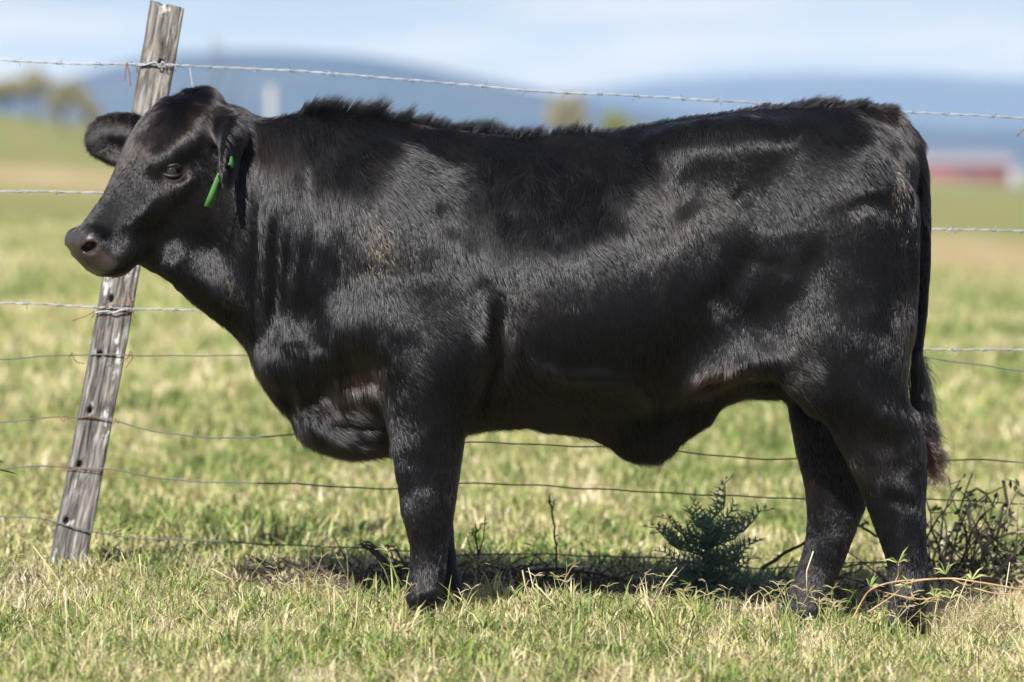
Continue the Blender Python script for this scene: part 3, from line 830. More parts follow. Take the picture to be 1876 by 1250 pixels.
ta.data.foreach_set('value', np.clip(.05 + .55 * np.clip((.50 - (P[:, 2] - .6 * Ls)) / .12, 0, 1) + .12 * rng.standard_normal(nsw), 0, .80).astype(np.float32))
cv.materials.append(M_COAT)
sw = bpy.data.objects.new('tail_switch', cv); COL.objects.link(sw); sw.parent = cow

# ---- eyes, eyelids, ear tag, hooves
t = NT('eyeball'); b = t.bsdf(0.13, 0.9)
tc = t.node('ShaderNodeTexCoord')
sx = t.node('ShaderNodeVectorMath', operation='LENGTH')
mp = t.node('ShaderNodeMapping'); mp.inputs['Scale'].default_value = (42, 56, 0)
t.link(tc.outputs['Object'], mp.inputs['Vector']); t.link(mp.outputs['Vector'], sx.inputs[0])
r = t.ramp(sx.outputs['Value'], [(0.0, (.002, .002, .003)), (.45, (.003, .003, .004)), (.52, (.018, .012, .009)), (.80, (.010, .007, .006)), (.92, (.02, .016, .015)), (1.0, (.07, .06, .055))])
t.link(r.outputs['Color'], b.inputs['Base Color'])
b.inputs['Coat Weight'].default_value = 0.0
M_EYE = t.m
M_LID = flat_mat('eyelid_skin', (.012, .0085, .0072), 0.55, 0.4, 0.4, 300)
import bmesh
for s, c in EYES:
    bm = bmesh.new()
    bmesh.ops.create_uvsphere(bm, u_segments=32, v_segments=20, radius=0.0222)
    me = bpy.data.meshes.new('eye'); bm.to_mesh(me); bm.free()
    for p in me.polygons: p.use_smooth = True
    me.materials.append(M_EYE)
    o = bpy.data.objects.new('eye', me); COL.objects.link(o); o.parent = cow
    look = Vector(s * HS); up = Vector(E_U); rt = up.cross(look)
    o.matrix_local = Matrix.Translation(Vector(c) - cow.location) @ Matrix((rt, up, look)).transposed().to_4x4()
    for sign, hgt, rad, nm in ((1, .0138, .0050, 'upper_eyelid'), (-1, .0120, .0040, 'lower_eyelid')):
        pts, rr_ = [], []
        for a in np.linspace(-.08, math.pi + .08, 17):
            x = .0268 * math.cos(a); yv = sign * hgt * max(math.sin(a), -.1) + .001 - .003 * math.cos(a) * -1 * 0
            zz = math.sqrt(max(.0230**2 - min(x*x + yv*yv, .0222**2), 0))
            pts.append(c + E_R * x + E_U * (yv - .0022 * (-x / .0255)) + s * HS * zz)
            rr_.append(rad * (.35 + .65 * max(math.sin(a), 0) ** .5))
        m = MB(); m.tube(pts, rr_, 8)
        lid = m.build(nm, M_LID, cow, origin=c)
        if sign > 0:                                    # lashes
            nl = 70
            ia = rng.uniform(2.5, 13.5, nl)
            pa = np.array([np.interp(ia, range(17), np.array(pts)[:, k]) for k in range(3)]).T
            cv = bpy.data.hair_curves.new('eyelashes'); cv.add_curves([4] * nl)
            Q = np.stack([pa + (s * HS * .004)[None] + tt * (rng.uniform(.010, .017, nl)[:, None]) * (s * HS * .8 + E_R * .35 * rng.uniform(-.2, 1, (nl, 1)) - E_U * (.25 + .25 * tt)) for tt in (0, .33, .66, 1)], 1)
            cv.attributes['position'].data.foreach_set('vector', (Q - np.asarray(c)).astype(np.float32).ravel())
            ra = cv.attributes.new('radius', 'FLOAT', 'POINT') if 'radius' not in cv.attributes else cv.attributes['radius']
            ra.data.foreach_set('value', np.tile([.0003, .0003, .0002, .0001], nl).astype(np.float32))
            cv.materials.append(M_COAT)
            o2 = bpy.data.objects.new('eyelashes', cv); COL.objects.link(o2); o2.parent = lid

t = NT('green_tag_plastic'); b = t.bsdf(0.42, 0.4)
b.inputs['Base Color'].default_value = (.085, .40, .055, 1)
b.inputs['Subsurface Weight'].default_value = 0.15; b.inputs['Subsurface Radius'].default_value = (.01, .02, .005)
nz = t.node('ShaderNodeTexNoise', i_Scale=160.0); r = t.ramp(nz.outputs['Fac'], [(.3, (.060, .16, .045)), (.7, (.080, .20, .058))])
t.link(r.outputs['Color'], b.inputs['Base Color'])
M_TAG = t.m
# the tag hangs from the ear's lower edge: a long flag on the front, a round button on the back
btn = BTN
flag_top = W(399, 317, -.222)
# flag outline (pentagon) in its own plane, real thickness
fa = W(374, 377, -.225) - flag_top; Lf = np.linalg.norm(fa); fa /= Lf
fw = np.array((.55, .80, -.05)); fw -= (fw @ fa) * fa; fw /= np.linalg.norm(fw)
fn = np.cross(fa, fw)
prof = [(0, 0.0, .008), (.30, 0.0, .030), (.55, 0.0, .034), (1.0, 0.0, .034)]
Vt, Ft = [], []
for tq, o0, o1 in prof:
    bend = 0.0
    for th in (-.0007, .0007):
        for of in (o0, o1): Vt.append(flag_top + fa * Lf * tq + fw * of + fn * (th + bend))
for i in range(3):
    a = i * 4; q = a + 4
    Ft += [(a, a+1, q+1, q), (a+2, q+2, q+3, a+3), (a, q, q+2, a+2), (a+1, a+3, q+3, q+1)]
Ft += [(0, 2, 3, 1), (12, 13, 15, 14)]
m = MB(); m.add(Vt, Ft)
tagp = m.build('ear_tag', M_TAG, cow, smooth=False, origin=flag_top)
tagp['label'] = 'bright green plastic flag tag hanging from the near ear'
bn = NEAR_EAR[2] if NEAR_EAR[2][0] > 0 else -NEAR_EAR[2]
ref = np.cross(bn, EZ); ref /= np.linalg.norm(ref); rf2 = np.cross(bn, ref)
m = MB()
ring = lambda rr_, off: [btn + bn * off + rr_ * (math.cos(k * math.pi / 10) * ref + math.sin(k * math.pi / 10) * rf2) for k in range(20)]
Vb = ring(.0135, 0) + ring(.0142, .0008) + ring(.0135, .0016) + ring(.004, .0017) + ring(.003, .0024)
Fb = [(j*20 + k, j*20 + (k+1) % 20, (j+1)*20 + (k+1) % 20, (j+1)*20 + k) for j in range(4) for k in range(20)]
m.add(Vb, Fb + [list(range(80, 100))])
m.tube([btn - bn * .001, (btn + flag_top) / 2, flag_top + fa * .006 + fw * .004], .003, 8)
m.build('tag_button', M_TAG, tagp, origin=flag_top)

M_HOOF = flat_mat('dark_hoof', (.022, .019, .017), 0.45, 0.4, 0.4, 60)
for (uu, vv, yy, fx) in ((776, 1158, -.15, -1), (812, 1146, .15, -1), (1648, 1173, -.155, -1), (1450, 1168, .145, -1)):
    c = W(uu, vv, yy)
    for sgn in (-1, 1):
        m = MB()
        prof = [(-.035, .052, .019), (-.015, .050, .020), (.01, .044, .018), (.035, .034, .014)]
        Vh = []
        for z, rx, ry in prof:
            for k in range(14):
                th = 2 * math.pi * k / 14
                cx = math.cos(th); px = rx * cx * (1.25 if cx * fx > 0 else .8)
                Vh.append(c + np.array((px + fx * .012 - fx * z * .25, sgn * .021 + ry * math.sin(th), z)))
        Fh = [(j*14 + k, j*14 + (k+1) % 14, (j+1)*14 + (k+1) % 14, (j+1)*14 + k) for j in range(3) for k in range(14)]
        m.add(Vh, Fh + [list(range(13, -1, -1)), list(range(42, 56))])
        m.build('hoof', M_HOOF, cow, origin=c)

# ------------------------------------------------------------------ ground
def graded(a, b, n, k):
    t_ = np.linspace(-1, 1, n); t_ = np.sign(t_) * (np.exp(np.abs(t_) * k) - 1) / (math.exp(k) - 1)
    return t_
gx = graded(0, 0, 181, 6.5) * 2500
gy = np.concatenate([np.linspace(-60, -4, 12)[:-1], np.linspace(-4, 6, 70)[:-1], np.geomspace(6, 3200, 110)])
GX, GY = np.meshgrid(gx, gy, indexing='ij')
GZ = ground_z(GX, GY)
nx, ny = GX.shape
ii = (np.arange(nx - 1)[:, None] * ny + np.arange(ny - 1)[None]).ravel()
t = NT('pasture'); b = t.bsdf(0.95, 0.05)
tc = t.node('ShaderNodeTexCoord')
sep = t.node('ShaderNodeSeparateXYZ'); t.link(tc.outputs['Object'], sep.inputs[0])
n1 = t.node('ShaderNodeTexNoise', i_Scale=0.5, i_Detail=8.0, i_Roughness=0.68)
n2 = t.node('ShaderNodeTexNoise', i_Scale=9.0, i_Detail=6.0, i_Roughness=0.7)
n3 = t.node('ShaderNodeTexNoise', i_Scale=60.0, i_Detail=4.0)
n4 = t.node('ShaderNodeTexNoise', i_Scale=0.07, i_Detail=5.0)
for n_ in (n1, n2, n3, n4): t.link(tc.outputs['Object'], n_.inputs['Vector'])
ad = t.node('ShaderNodeMath', operation='ADD'); t.link(n1.outputs['Fac'], ad.inputs[0]); t.link(n2.outputs['Fac'], ad.inputs[1])
ad2 = t.node('ShaderNodeMath', operation='MULTIPLY'); t.link(ad.outputs[0], ad2.inputs[0]); ad2.inputs[1].default_value = 0.5
gr = t.ramp(ad2.outputs[0], [(.32, (.10, .12, .032)), (.44, (.165, .175, .055)), (.52, (.225, .215, .08)), (.60, (.29, .255, .115)), (.70, (.36, .30, .155))])
mo = t.node('ShaderNodeMixRGB', blend_type='MULTIPLY', i_Fac=0.55)
r3 = t.ramp(n3.outputs['Fac'], [(.3, (.45, .45, .42)), (.7, (1.25, 1.25, 1.2))])
t.link(gr.outputs['Color'], mo.inputs['Color1']); t.link(r3.outputs['Color'], mo.inputs['Color2'])
# bare track wandering across the paddock: along y = 74 - 2.8 x
ln = t.node('ShaderNodeMath', operation='MULTIPLY_ADD'); t.link(sep.outputs['X'], ln.inputs[0]); ln.inputs[1].default_value = 2.8; t.link(sep.outputs['Y'], ln.inputs[2])
l2 = t.node('ShaderNodeMath', operation='SUBTRACT'); t.link(ln.outputs[0], l2.inputs[0]); l2.inputs[1].default_value = 74.0
l3 = t.node('ShaderNodeMath', operation='ABSOLUTE'); t.link(l2.outputs[0], l3.inputs[0])
l4 = t.node('ShaderNodeMath', operation='MULTIPLY_ADD'); t.link(n4.outputs['Fac'], l4.inputs[0]); l4.inputs[1].default_value = 30.0; t.link(l3.outputs[0], l4.inputs[2])
lm = t.node('ShaderNodeMapRange', i_From_Min=40.0, i_From_Max=18.0, i_To_Max=0.8); t.link(l4.outputs[0], lm.inputs['Value'])
dirt = t.ramp(n1.outputs['Fac'], [(.35, (.26, .18, .09)), (.5, (.36, .26, .13)), (.65, (.46, .38, .24))])
mt = t.node('ShaderNodeMixRGB'); t.link(lm.outputs['Result'], mt.inputs['Fac']); t.link(mo.outputs['Color'], mt.inputs['Color1']); t.link(dirt.outputs['Color'], mt.inputs['Color2'])
# bare soil and thatch below the fence, colour darkened to deepen the cow's shadow
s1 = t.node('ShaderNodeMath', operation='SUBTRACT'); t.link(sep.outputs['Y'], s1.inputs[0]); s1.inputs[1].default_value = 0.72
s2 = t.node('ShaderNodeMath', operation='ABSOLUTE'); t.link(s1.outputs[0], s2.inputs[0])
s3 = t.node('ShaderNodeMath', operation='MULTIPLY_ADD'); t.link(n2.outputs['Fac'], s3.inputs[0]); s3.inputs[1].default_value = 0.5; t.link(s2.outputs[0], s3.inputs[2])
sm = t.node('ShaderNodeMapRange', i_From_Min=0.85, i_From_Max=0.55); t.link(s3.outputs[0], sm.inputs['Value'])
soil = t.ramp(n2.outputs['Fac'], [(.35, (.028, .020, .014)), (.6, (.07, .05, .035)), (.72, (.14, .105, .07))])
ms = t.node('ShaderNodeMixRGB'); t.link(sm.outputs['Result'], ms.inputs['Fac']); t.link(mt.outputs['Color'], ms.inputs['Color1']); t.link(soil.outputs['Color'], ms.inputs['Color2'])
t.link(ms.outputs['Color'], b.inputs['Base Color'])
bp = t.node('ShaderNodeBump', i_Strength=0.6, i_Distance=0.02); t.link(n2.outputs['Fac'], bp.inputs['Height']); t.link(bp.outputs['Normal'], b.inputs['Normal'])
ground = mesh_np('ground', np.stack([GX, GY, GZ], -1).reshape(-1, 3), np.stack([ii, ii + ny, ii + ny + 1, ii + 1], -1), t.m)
tag(ground, kind='structure')

# ------------------------------------------------------------------ hills: three ridges with real depth
def ridge(name, y0, prof, depth, mat, seed, base=-60):
    r_ = np.random.default_rng(seed)
    us = np.linspace(-500, 2400, 160)
    vs = np.interp(us, [p[0] for p in prof], [p[1] for p in prof])
    k = np.convolve(np.pad(vs, 6, mode='edge'), np.ones(13) / 13, 'valid')
    top = W(us, k, y0)
    amp = (top[:, 2] - base)
    nd = 22
    V = []
    for j in range(nd):
        s_ = j / (nd - 1)
        f = math.sin(math.pi * s_) ** .8
        wob = 1 + .10 * np.sin(us * .013 + j * .7 + seed) * (1 - f)
        z = base + amp * f * np.minimum(wob, 1.0)
        z = z + (0 if f > .97 else 1) * r_.normal(0, 1, len(us)) * amp.mean() * .012
        V.append(np.stack([top[:, 0] * (1 + (s_ - .5) * depth / y0), np.full(len(us), y0 + (s_ - .5) * depth), z], -1))
    V = np.concatenate(V); n_ = len(us)
    q = (np.arange(nd - 1)[:, None] * n_ + np.arange(n_ - 1)[None]).ravel()
    o = mesh_np(name, V, np.stack([q, q + 1, q + n_ + 1, q + n_], -1), mat)
    return tag(o, kind='structure')
t = NT('wooded_hill'); b = t.bsdf(0.95, 0.05)
tc = t.node('ShaderNodeTexCoord')
nz = t.node('ShaderNodeTexNoise', i_Scale=0.012, i_Detail=8.0, i_Roughness=0.65); t.link(tc.outputs['Object'], nz.inputs['Vector'])
r = t.ramp(nz.outputs['Fac'], [(.35, (.020, .032, .014)), (.55, (.035, .05, .02)), (.72, (.075, .085, .04))])
t.link(r.outputs['Color'], b.inputs['Base Color'])
M_HILL = t.m
ridge('hills_near', 3600, [(-500, 190), (90, 165), (160, 128), (220, 112), (330, 97), (430, 90), (560, 93), (680, 104), (780, 118), (850, 136), (920, 156), (1000, 168), (1200, 205), (1500, 225), (1700, 232), (1876, 236), (2400, 240)], 1100, M_HILL, 3)
ridge('hills_far', 6200, [(-500, 200), (300, 190), (800, 185), (1000, 172), (1120, 158), (1250, 143), (1400, 135), (1550, 133), (1700, 136), (1876, 146), (2400, 170)], 1500, M_HILL, 5)

# ------------------------------------------------------------------ things far off across the paddock
M_BARK = flat_mat('tree_bark', (.13, .10, .075), 0.9, 0.1, 0.4, 12)
def leaf_mat(name, c1, c2, c3, trans=0.3):
    t = NT(name)
    a = t.node('ShaderNodeAttribute', attribute_name='tone')
    r = t.ramp(a.outputs['Fac'], [(0.0, c1), (.5, c2), (1.0, c3)])
    d = t.node('ShaderNodeBsdfPrincipled'); d.inputs['Roughness'].default_value = 0.6; d.inputs['Specular IOR Level'].default_value = 0.2
    tr = t.node('ShaderNodeBsdfTranslucent'); mx = t.node('ShaderNodeMixShader', i_Fac=trans)
    t.link(r.outputs['Color'], d.inputs['Base Color']); t.link(r.outputs['Color'], tr.inputs['Color'])
    t.link(d.outputs[0], mx.inputs[1]); t.link(tr.outputs[0], mx.inputs[2]); t.link(mx.outputs[0], t.out.inputs['Surface'])
    return t.m
M_LEAF_HAZE = leaf_mat('haze_paled_foliage', (.20, .19, .11), (.30, .28, .17), (.42, .36, .23))  # leaf colour paled to add distance haze and offset crown self-shading
M_LEAF_Y = leaf_mat('yellow_green_foliage', (.10, .12, .03), (.20, .22, .05), (.32, .32, .09))
def crown_mesh(name, c, rx, rz, n, leaf, mat, parent, org, seed, lobes=7):
    r_ = np.random.default_rng(seed)
    cl = r_.normal(0, .45, (lobes, 3)) * np.array([rx, rx, rz * .8]) + np.asarray(c)
    cs = r_.uniform(.35, .7, lobes)
    w = r_.integers(0, lobes, n)
    d = nrm(r_.normal(0, 1, (n, 3))) * (r_.random((n, 1)) ** .45)
    P = cl[w] + d * cs[w][:, None] * np.array([rx, rx, rz])
    a = nrm(r_.normal(0, 1, (n, 3))); bq = nrm(np.cross(a, r_.normal(0, 1, (n, 3))))
    s_ = leaf * r_.uniform(.6, 1.3, (n, 1))
    V = np.stack([P - a * s_, P - bq * s_ * .5, P + a * s_, P + bq * s_ * .5], 1).reshape(-1, 3)
    o = mesh_np(name, V, np.arange(4 * n).reshape(-1, 4), mat, parent, smooth=False, origin=org)
    tone = np.clip(.5 + .22 * r_.standard_normal(n) + .2 * (cs[w] - .5), 0, 1)
    attr(o, 'tone', 'FLOAT', 'POINT', np.repeat(tone, 4))
    return o
def tree(name, label, u, y, vb, vt, wpx, mat, seed, group=None, cat='tree', n=2600, trunk=.35):
    g = W(u, vb, y); g[2] = min(g[2], float(ground_z(g[0], g[1])))
    sc = FPX / (y - CAM_Y)
    H = W(u, vt, y)[2] - g[2]; rx = wpx / sc / 2
    o = empty(name, g)
    r_ = np.random.default_rng(seed)
    m = MB()
    pts = np.array([(0, 0, -.1), (.02 * H, 0, H * .25), (-.01 * H, .01, H * .5), (0, 0, H * .8)]) + g
    m.tube(pts, np.array([.045, .035, .025, .008]) * H, 8)
    for k in range(6):
        a = r_.random() * 6.28; h0 = r_.uniform(.25, .6) * H
        m.tube([g + np.array((0, 0, h0)), g + np.array((math.cos(a) * rx * .4, math.sin(a) * rx * .4, h0 + .12 * H)), g + np.array((math.cos(a) * rx * .75, math.sin(a) * rx * .75, h0 + .28 * H))], np.array([.02, .013, .005]) * H, 6)
    m.build('trunk', M_BARK, o, origin=g)
    cz = g[2] + H * (1 + trunk) / 2
    crown_mesh('crown', (g[0], g[1], cz), rx * .72, H * (1 - trunk) / 2 * .85, n, max(.05 * H, .03), mat, o, g, seed)
    tag(o, label, cat, group)
    return o
tree('tree', 'tallest dark bushy tree in the clump behind the post, far left', 58, 225, 216, 118, 120, M_LEAF_HAZE, 11, 'far trees on the left bank')
tree('tree', 'low broad tree cut by the left edge of the photo', 0, 232, 216, 140, 110, M_LEAF_HAZE, 12, 'far trees on the left bank')
tree('tree', 'rounded olive tree just left of the cow\'s far ear, on the horizon', 112, 215, 216, 140, 100, M_LEAF_HAZE, 13, 'far trees on the left bank')
tree('tree', 'small dark shrub-like tree nearest the fence post on the horizon', 172, 210, 214, 176, 56, M_LEAF_HAZE, 14, 'far trees on the left bank', trunk=.2)
tree('tree', 'slim dark green tree rising behind the middle of the cow\'s back', 1038, 260, 320, 168, 80, M_LEAF_HAZE, 15, trunk=.4)
tree('bush', 'pale yellow-green bush showing above the cow\'s back', 1140, 180, 330, 186, 150, M_LEAF_Y, 16, cat='bush', trunk=.12)
# bare winter tree seen behind the fence post
gb = W(372, 250, 60); gb[2] = float(ground_z(gb[0], gb[1]))
bt = empty('bare_tree', gb); tag(bt, 'leafless thin tree blurred behind the top of the fence post', 'tree')
r_ = np.random.default_rng(4)
m = MB()
def twig(p, d, L, r0, depth):
    q = [p]
    for k in range(4):
        d = d + r_.normal(0, .10, 3); d[2] += .05; d /= np.linalg.norm(d)
        q.append(q[-1] + d * L / 4)
    m.tube(q, np.linspace(r0, r0 * .45, 5), 5)
    if depth:
        for k in range(3):
            dd = d + r_.normal(0, .45, 3); dd /= np.linalg.norm(dd)
            twig(q[2 + k % 3], dd, L * .62, r0 * .5, depth - 1)
twig(gb, np.array((0.02, 0, 1.0)), 1.25, .030, 3)
m.build('branches', M_BARK, bt, origin=gb)
# white painted post in the paddock
M_WHITE = flat_mat('white_paint', (.26, .25, .25), 0.6, 0.3, 0.12, 8)
gp = W(497, 330, 95); gp[2] = float(ground_z(gp[0], gp[1]))
hp = W(497, 160, 95)[2] - gp[2]
m = MB(); m.tube([gp + (0, 0, -.2), gp + (0, 0, hp)], .085, 10); m.tube([gp + (0, 0, hp), gp + (0, 0, hp + .04)], [.095, .07], 10)
o = m.build('white_post', M_WHITE, None, origin=gp); tag(o, 'white painted post blurred far behind the cow\'s neck', 'post')
# long red shed with a pale roof, lower right
M_RED = flat_mat('red_cladding', (.20, .07, .06), 0.7, 0.3, 0.15, 2)
M_ROOF = flat_mat('pale_roof', (.26, .22, .22), 0.7, 0.3, 0.1, 1.5)
M_DARK = flat_mat('dark_opening', (.12, .06, .055), 0.7, 0.2, 0.2, 2)
ys = 520.0
sl, sr = W(1590, 336, ys), W(1850, 336, ys)
zt, zr = W(1700, 300, ys)[2], W(1700, 282, ys)[2]
zb = min(sl[2], sr[2]) - 1.2
shed = empty('shed', ((sl[0] + sr[0]) / 2, ys, zb)); tag(shed, 'long low red shed with pale roof behind the cow\'s tail', 'shed')
def boxmesh(name, lo, hi, mat, parent):
    x0, y0, z0 = lo; x1, y1, z1 = hi
    V = [(x0, y0, z0), (x1, y0, z0), (x1, y1, z0), (x0, y1, z0), (x0, y0, z1), (x1, y0, z1), (x1, y1, z1), (x0, y1, z1)]
    F = [(0, 3, 2, 1), (4, 5, 6, 7), (0, 1, 5, 4), (1, 2, 6, 5), (2, 3, 7, 6), (3, 0, 4, 7)]
    return mesh_np(name, V, F, mat, parent, smooth=False, origin=((x0 + x1) / 2, (y0 + y1) / 2, z0))
boxmesh('wall', (sl[0], ys, zb), (sr[0], ys + 7, zt), M_RED, shed)
x0, x1 = sl[0] - .4, sr[0] + .4
mesh_np('roof', [(x0, ys - .6, zt - .05), (x1, ys - .6, zt - .05), (x1, ys + 3.5, zr), (x0, ys + 3.5, zr), (x1, ys + 7.6, zt - .05), (x0, ys + 7.6, zt - .05)],
        [(0, 1, 2, 3), (3, 2, 4, 5)], M_ROOF, shed, smooth=False, origin=(x0, ys, zt))
for k in range(2):
    xa = sl[0] + 2.6 + k * 6.0
    boxmesh('door', (xa, ys - .06, zb), (xa + 1.4, ys - .003, zt - .6), M_DARK, shed)
gp2 = W(1860, 352, 330); gp2[2] = float(ground_z(gp2[0], gp2[1]))
boxmesh('white_gate_pier', (gp2[0] - .35, 330, gp2[2] - .3), (gp2[0] + .35, 331, W(1860, 312, 330)[2]), M_WHITE, None)
tag(bpy.context.scene.objects['white_gate_pier'], 'pale square pier at the right end of the red shed', 'pier')

# ------------------------------------------------------------------ the air
hz = boxmesh('haze', (-2900, -70, -130), (2900, 8200, 125), None, None)
tag(hz, kind='stuff')
t = NT('haze_air'); t.n.remove(t.out); t.out = t.node('ShaderNodeOutputMaterial')
pv = t.node('ShaderNodeVolumePrincipled')
pv.inputs['Color'].default_value = (.34, .52, 1.0, 1); pv.inputs['Absorption Color'].default_value = (1, 1, 1, 1); pv.inputs['Density'].default_value = 0.00019; pv.inputs['Anisotropy'].default_value = 0.0
t.link(pv.outputs[0], t.out.inputs['Volume'])
hz.data.materials.append(t.m)

# ------------------------------------------------------------------ the fence
FY = 1.0                                             # fence line, metres behind the animal
fence = empty('wire_fence', W(120, 1045, FY)); tag(fence, 'old barbed and plain wire fence on a leaning grey timber post', 'fence')
t = NT('weathered_timber'); b = t.bsdf(0.9, 0.15)
tc = t.node('ShaderNodeTexCoord')
mp = t.node('ShaderNodeMapping'); mp.inputs['Scale'].default_value = (30, 30, 5.0)
mp2 = t.node('ShaderNodeMapping'); mp2.inputs['Scale'].default_value = (160, 160, 9)
mp3 = t.node('ShaderNodeMapping'); mp3.inputs['Scale'].default_value = (30, 30, 12)
for q in (mp, mp2, mp3): t.link(tc.outputs['Object'], q.inputs['Vector'])
n1 = t.node('ShaderNodeTexNoise', i_Scale=1.0, i_Detail=8.0, i_Roughness=0.65, i_Distortion=2.2); t.link(mp.outputs[0], n1.inputs['Vector'])
n2 = t.node('ShaderNodeTexNoise', i_Scale=1.0, i_Detail=5.0); t.link(mp2.outputs[0], n2.inputs['Vector'])
n3 = t.node('ShaderNodeTexNoise', i_Scale=1.0, i_Detail=6.0, i_Roughness=.6); t.link(mp3.outputs[0], n3.inputs['Vector'])
r1 = t.ramp(n1.outputs['Fac'], [(.32, (.036, .031, .028)), (.44, (.105, .093, .083)), (.54, (.185, .168, .15)), (.68, (.34, .315, .285))])
r2 = t.ramp(n2.outputs['Fac'], [(.36, (.22, .20, .19)), (.50, (1.0, 1.0, 1.0)), (.75, (1.35, 1.33, 1.3))])
mx = t.node('ShaderNodeMixRGB', blend_type='MULTIPLY', i_Fac=0.85); t.link(r1.outputs['Color'], mx.inputs['Color1']); t.link(r2.outputs['Color'], mx.inputs['Color2'])
lm = t.node('ShaderNodeMapRange', i_From_Min=0.60, i_From_Max=0.67); t.link(n3.outputs['Fac'], lm.inputs['Value'])
lich = t.node('ShaderNodeMixRGB'); lich.inputs['Color2'].default_value = (.52, .51, .45, 1); t.link(lm.outputs['Result'], lich.inputs['Fac']); t.link(mx.outputs['Color'], lich.inputs['Color1'])
t.link(lich.outputs['Color'], b.inputs['Base Color'])
bp = t.node('ShaderNodeBump', i_Strength=0.9, i_Distance=0.004); t.link(n2.outputs['Fac'], bp.inputs['Height'])
bp2 = t.node('ShaderNodeBump', i_Strength=0.8, i_Distance=0.008); t.link(n1.outputs['Fac'], bp2.inputs['Height']); t.link(bp.outputs['Normal'], bp2.inputs['Normal']); t.link(bp2.outputs['Normal'], b.inputs['Normal'])
M_POST = t.m
# slab: a fine grid wrapped round a rounded rectangle, edges worn, holes bored through the face
PB, PT = W(116, 1075, FY), W(309, 12, FY)
ax = PT - PB; PL = np.linalg.norm(ax); ax /= PL
wd = np.array((1.0, 0.10, 0)); wd -= (wd @ ax) * ax; wd /= np.linalg.norm(wd)
dp = np.cross(ax, wd); dp = dp if dp[1] > 0 else -dp
hw, hd_ = .0445, .05
ring = []
nf, ns = 24, 10
for k in range(nf): ring.append((-hw + 2*hw*k/nf, -hd_))
for k in range(ns): ring.append((hw, -hd_ + 2*hd_*k/ns))
for k in range(nf): ring.append((hw - 2*hw*k/nf, hd_))
for k in range(ns): ring.append((-hw, hd_ - 2*hd_*k/ns))
ring = np.array(ring); nr = len(ring)
nz_ = 330
Z_ = np.linspace(-.25, PL, nz_)
rngp = np.random.default_rng(3)
HOLES = [(205, 549), (184, 651), (165, 753), (146, 853), (122, 955), (296, 116)]
Vp = np.empty((nz_, nr, 3))
for j, z in enumerate(Z_):
    a, d = ring[:, 0].copy(), ring[:, 1].copy()
    tpr = 1.0 - .06 * np.clip(z / PL, 0, 1)
    edge = np.clip(np.abs(a) / hw, 0, 1) ** 10 * np.clip(np.abs(d) / hd_, 0, 1) ** 6
    Pq = np.stack([a * 9, d * 9, np.full(nr, z * 5)], 1)
    a = a * tpr * (1 - .05 * edge) + .0030 * vnoise(Pq, 1.0, 31) + .0012 * vnoise(Pq, 4.0, 32) + .004 * np.sin(z * 3.1)
    d = d * (1 - .05 * edge) + .0025 * vnoise(Pq, 1.3, 33)
    fr = ring[:, 1] <= -hd_ + 1e-6
    gro = vnoise(np.stack([ring[:, 0] * 130, np.zeros(nr), np.full(nr, z * 4)], 1), 1.0, 34)
    d = d + np.where(fr, .0030 * np.clip(gro - .15, 0, 1), 0)
    top = np.where(z > PL - .03, .012 * vnoise(np.stack([ring[:, 0] * 40, ring[:, 1] * 40, np.zeros(nr)], 1), 1.0, 35) * (z - PL + .03) / .03, 0)
    Vp[j] = PB + ax * z + np.outer(a, wd) + np.outer(d, dp) + np.outer(top, ax)
fu, fv = project_px(Vp.reshape(-1, 3)); fu = fu.reshape(nz_, nr); fv = fv.reshape(nz_, nr)
for (hu, hv) in HOLES:
    e = np.exp(-(((fu - hu) / 4.6) ** 2 + ((fv - hv) / 7.0) ** 2) ** 2) * (np.arange(nr) < nf)[None]
    Vp += (e * .03)[..., None] * dp
Vp = Vp.reshape(-1, 3)
q = (np.arange(nz_ - 1)[:, None] * nr + np.arange(nr)[None]).ravel(); q2 = (np.arange(nz_ - 1)[:, None] * nr + ((np.arange(nr) + 1) % nr)[None]).ravel()
m = MB(); m.V = [np.vstack([Vp, Vp[-nr:].mean(0) - ax * .004])]; m.n = len(Vp) + 1
m.F = np.stack([q, q2, q2 + nr, q + nr], -1).tolist() + [[(nz_-1)*nr + k, (nz_-1)*nr + (k+1) % nr, nz_*nr] for k in range(nr)]
post = m.build('fence_post', M_POST, fence, origin=PB)
rot = Matrix((wd, dp, ax)).transposed().to_4x4()     # grain runs along the post's own length
post.data.transform(rot.inverted()); post.rotation_euler = rot.to_euler()
post['label'] = 'leaning weathered grey timber slab with bored holes'

def wire_mat(name, c, rust, rough=0.42, metal=0.75):
    t = NT(name); b = t.bsdf(rough, 0.5); b.inputs['Metallic'].default_value = metal
    tc = t.node('ShaderNodeTexCoord'); nz = t.node('ShaderNodeTexNoise', i_Scale=14.0, i_Detail=5.0); t.link(tc.outputs['Object'], nz.inputs['Vector'])
    r = t.ramp(nz.outputs['Fac'], [(.30, rust), (.45, c), (.7, tuple(min(1, x * 1.3) for x in c))])
    t.link(r.outputs['Color'], b.inputs['Base Color']); return t.m
M_GALV = wire_mat('galvanised_wire', (.25, .255, .26), (.17, .16, .15), 0.5, 0.5)
M_SHADE_WIRE = wire_mat('shade_darkened_wire', (.085, .085, .08), (.12, .06, .035), 0.55, 0.4)  # rusty plain wire, base colour darkened to stand for the cow's shadow
M_RUST = wire_mat('rusty_wire', (.20, .10, .055), (.13, .06, .035), 0.7, 0.3)
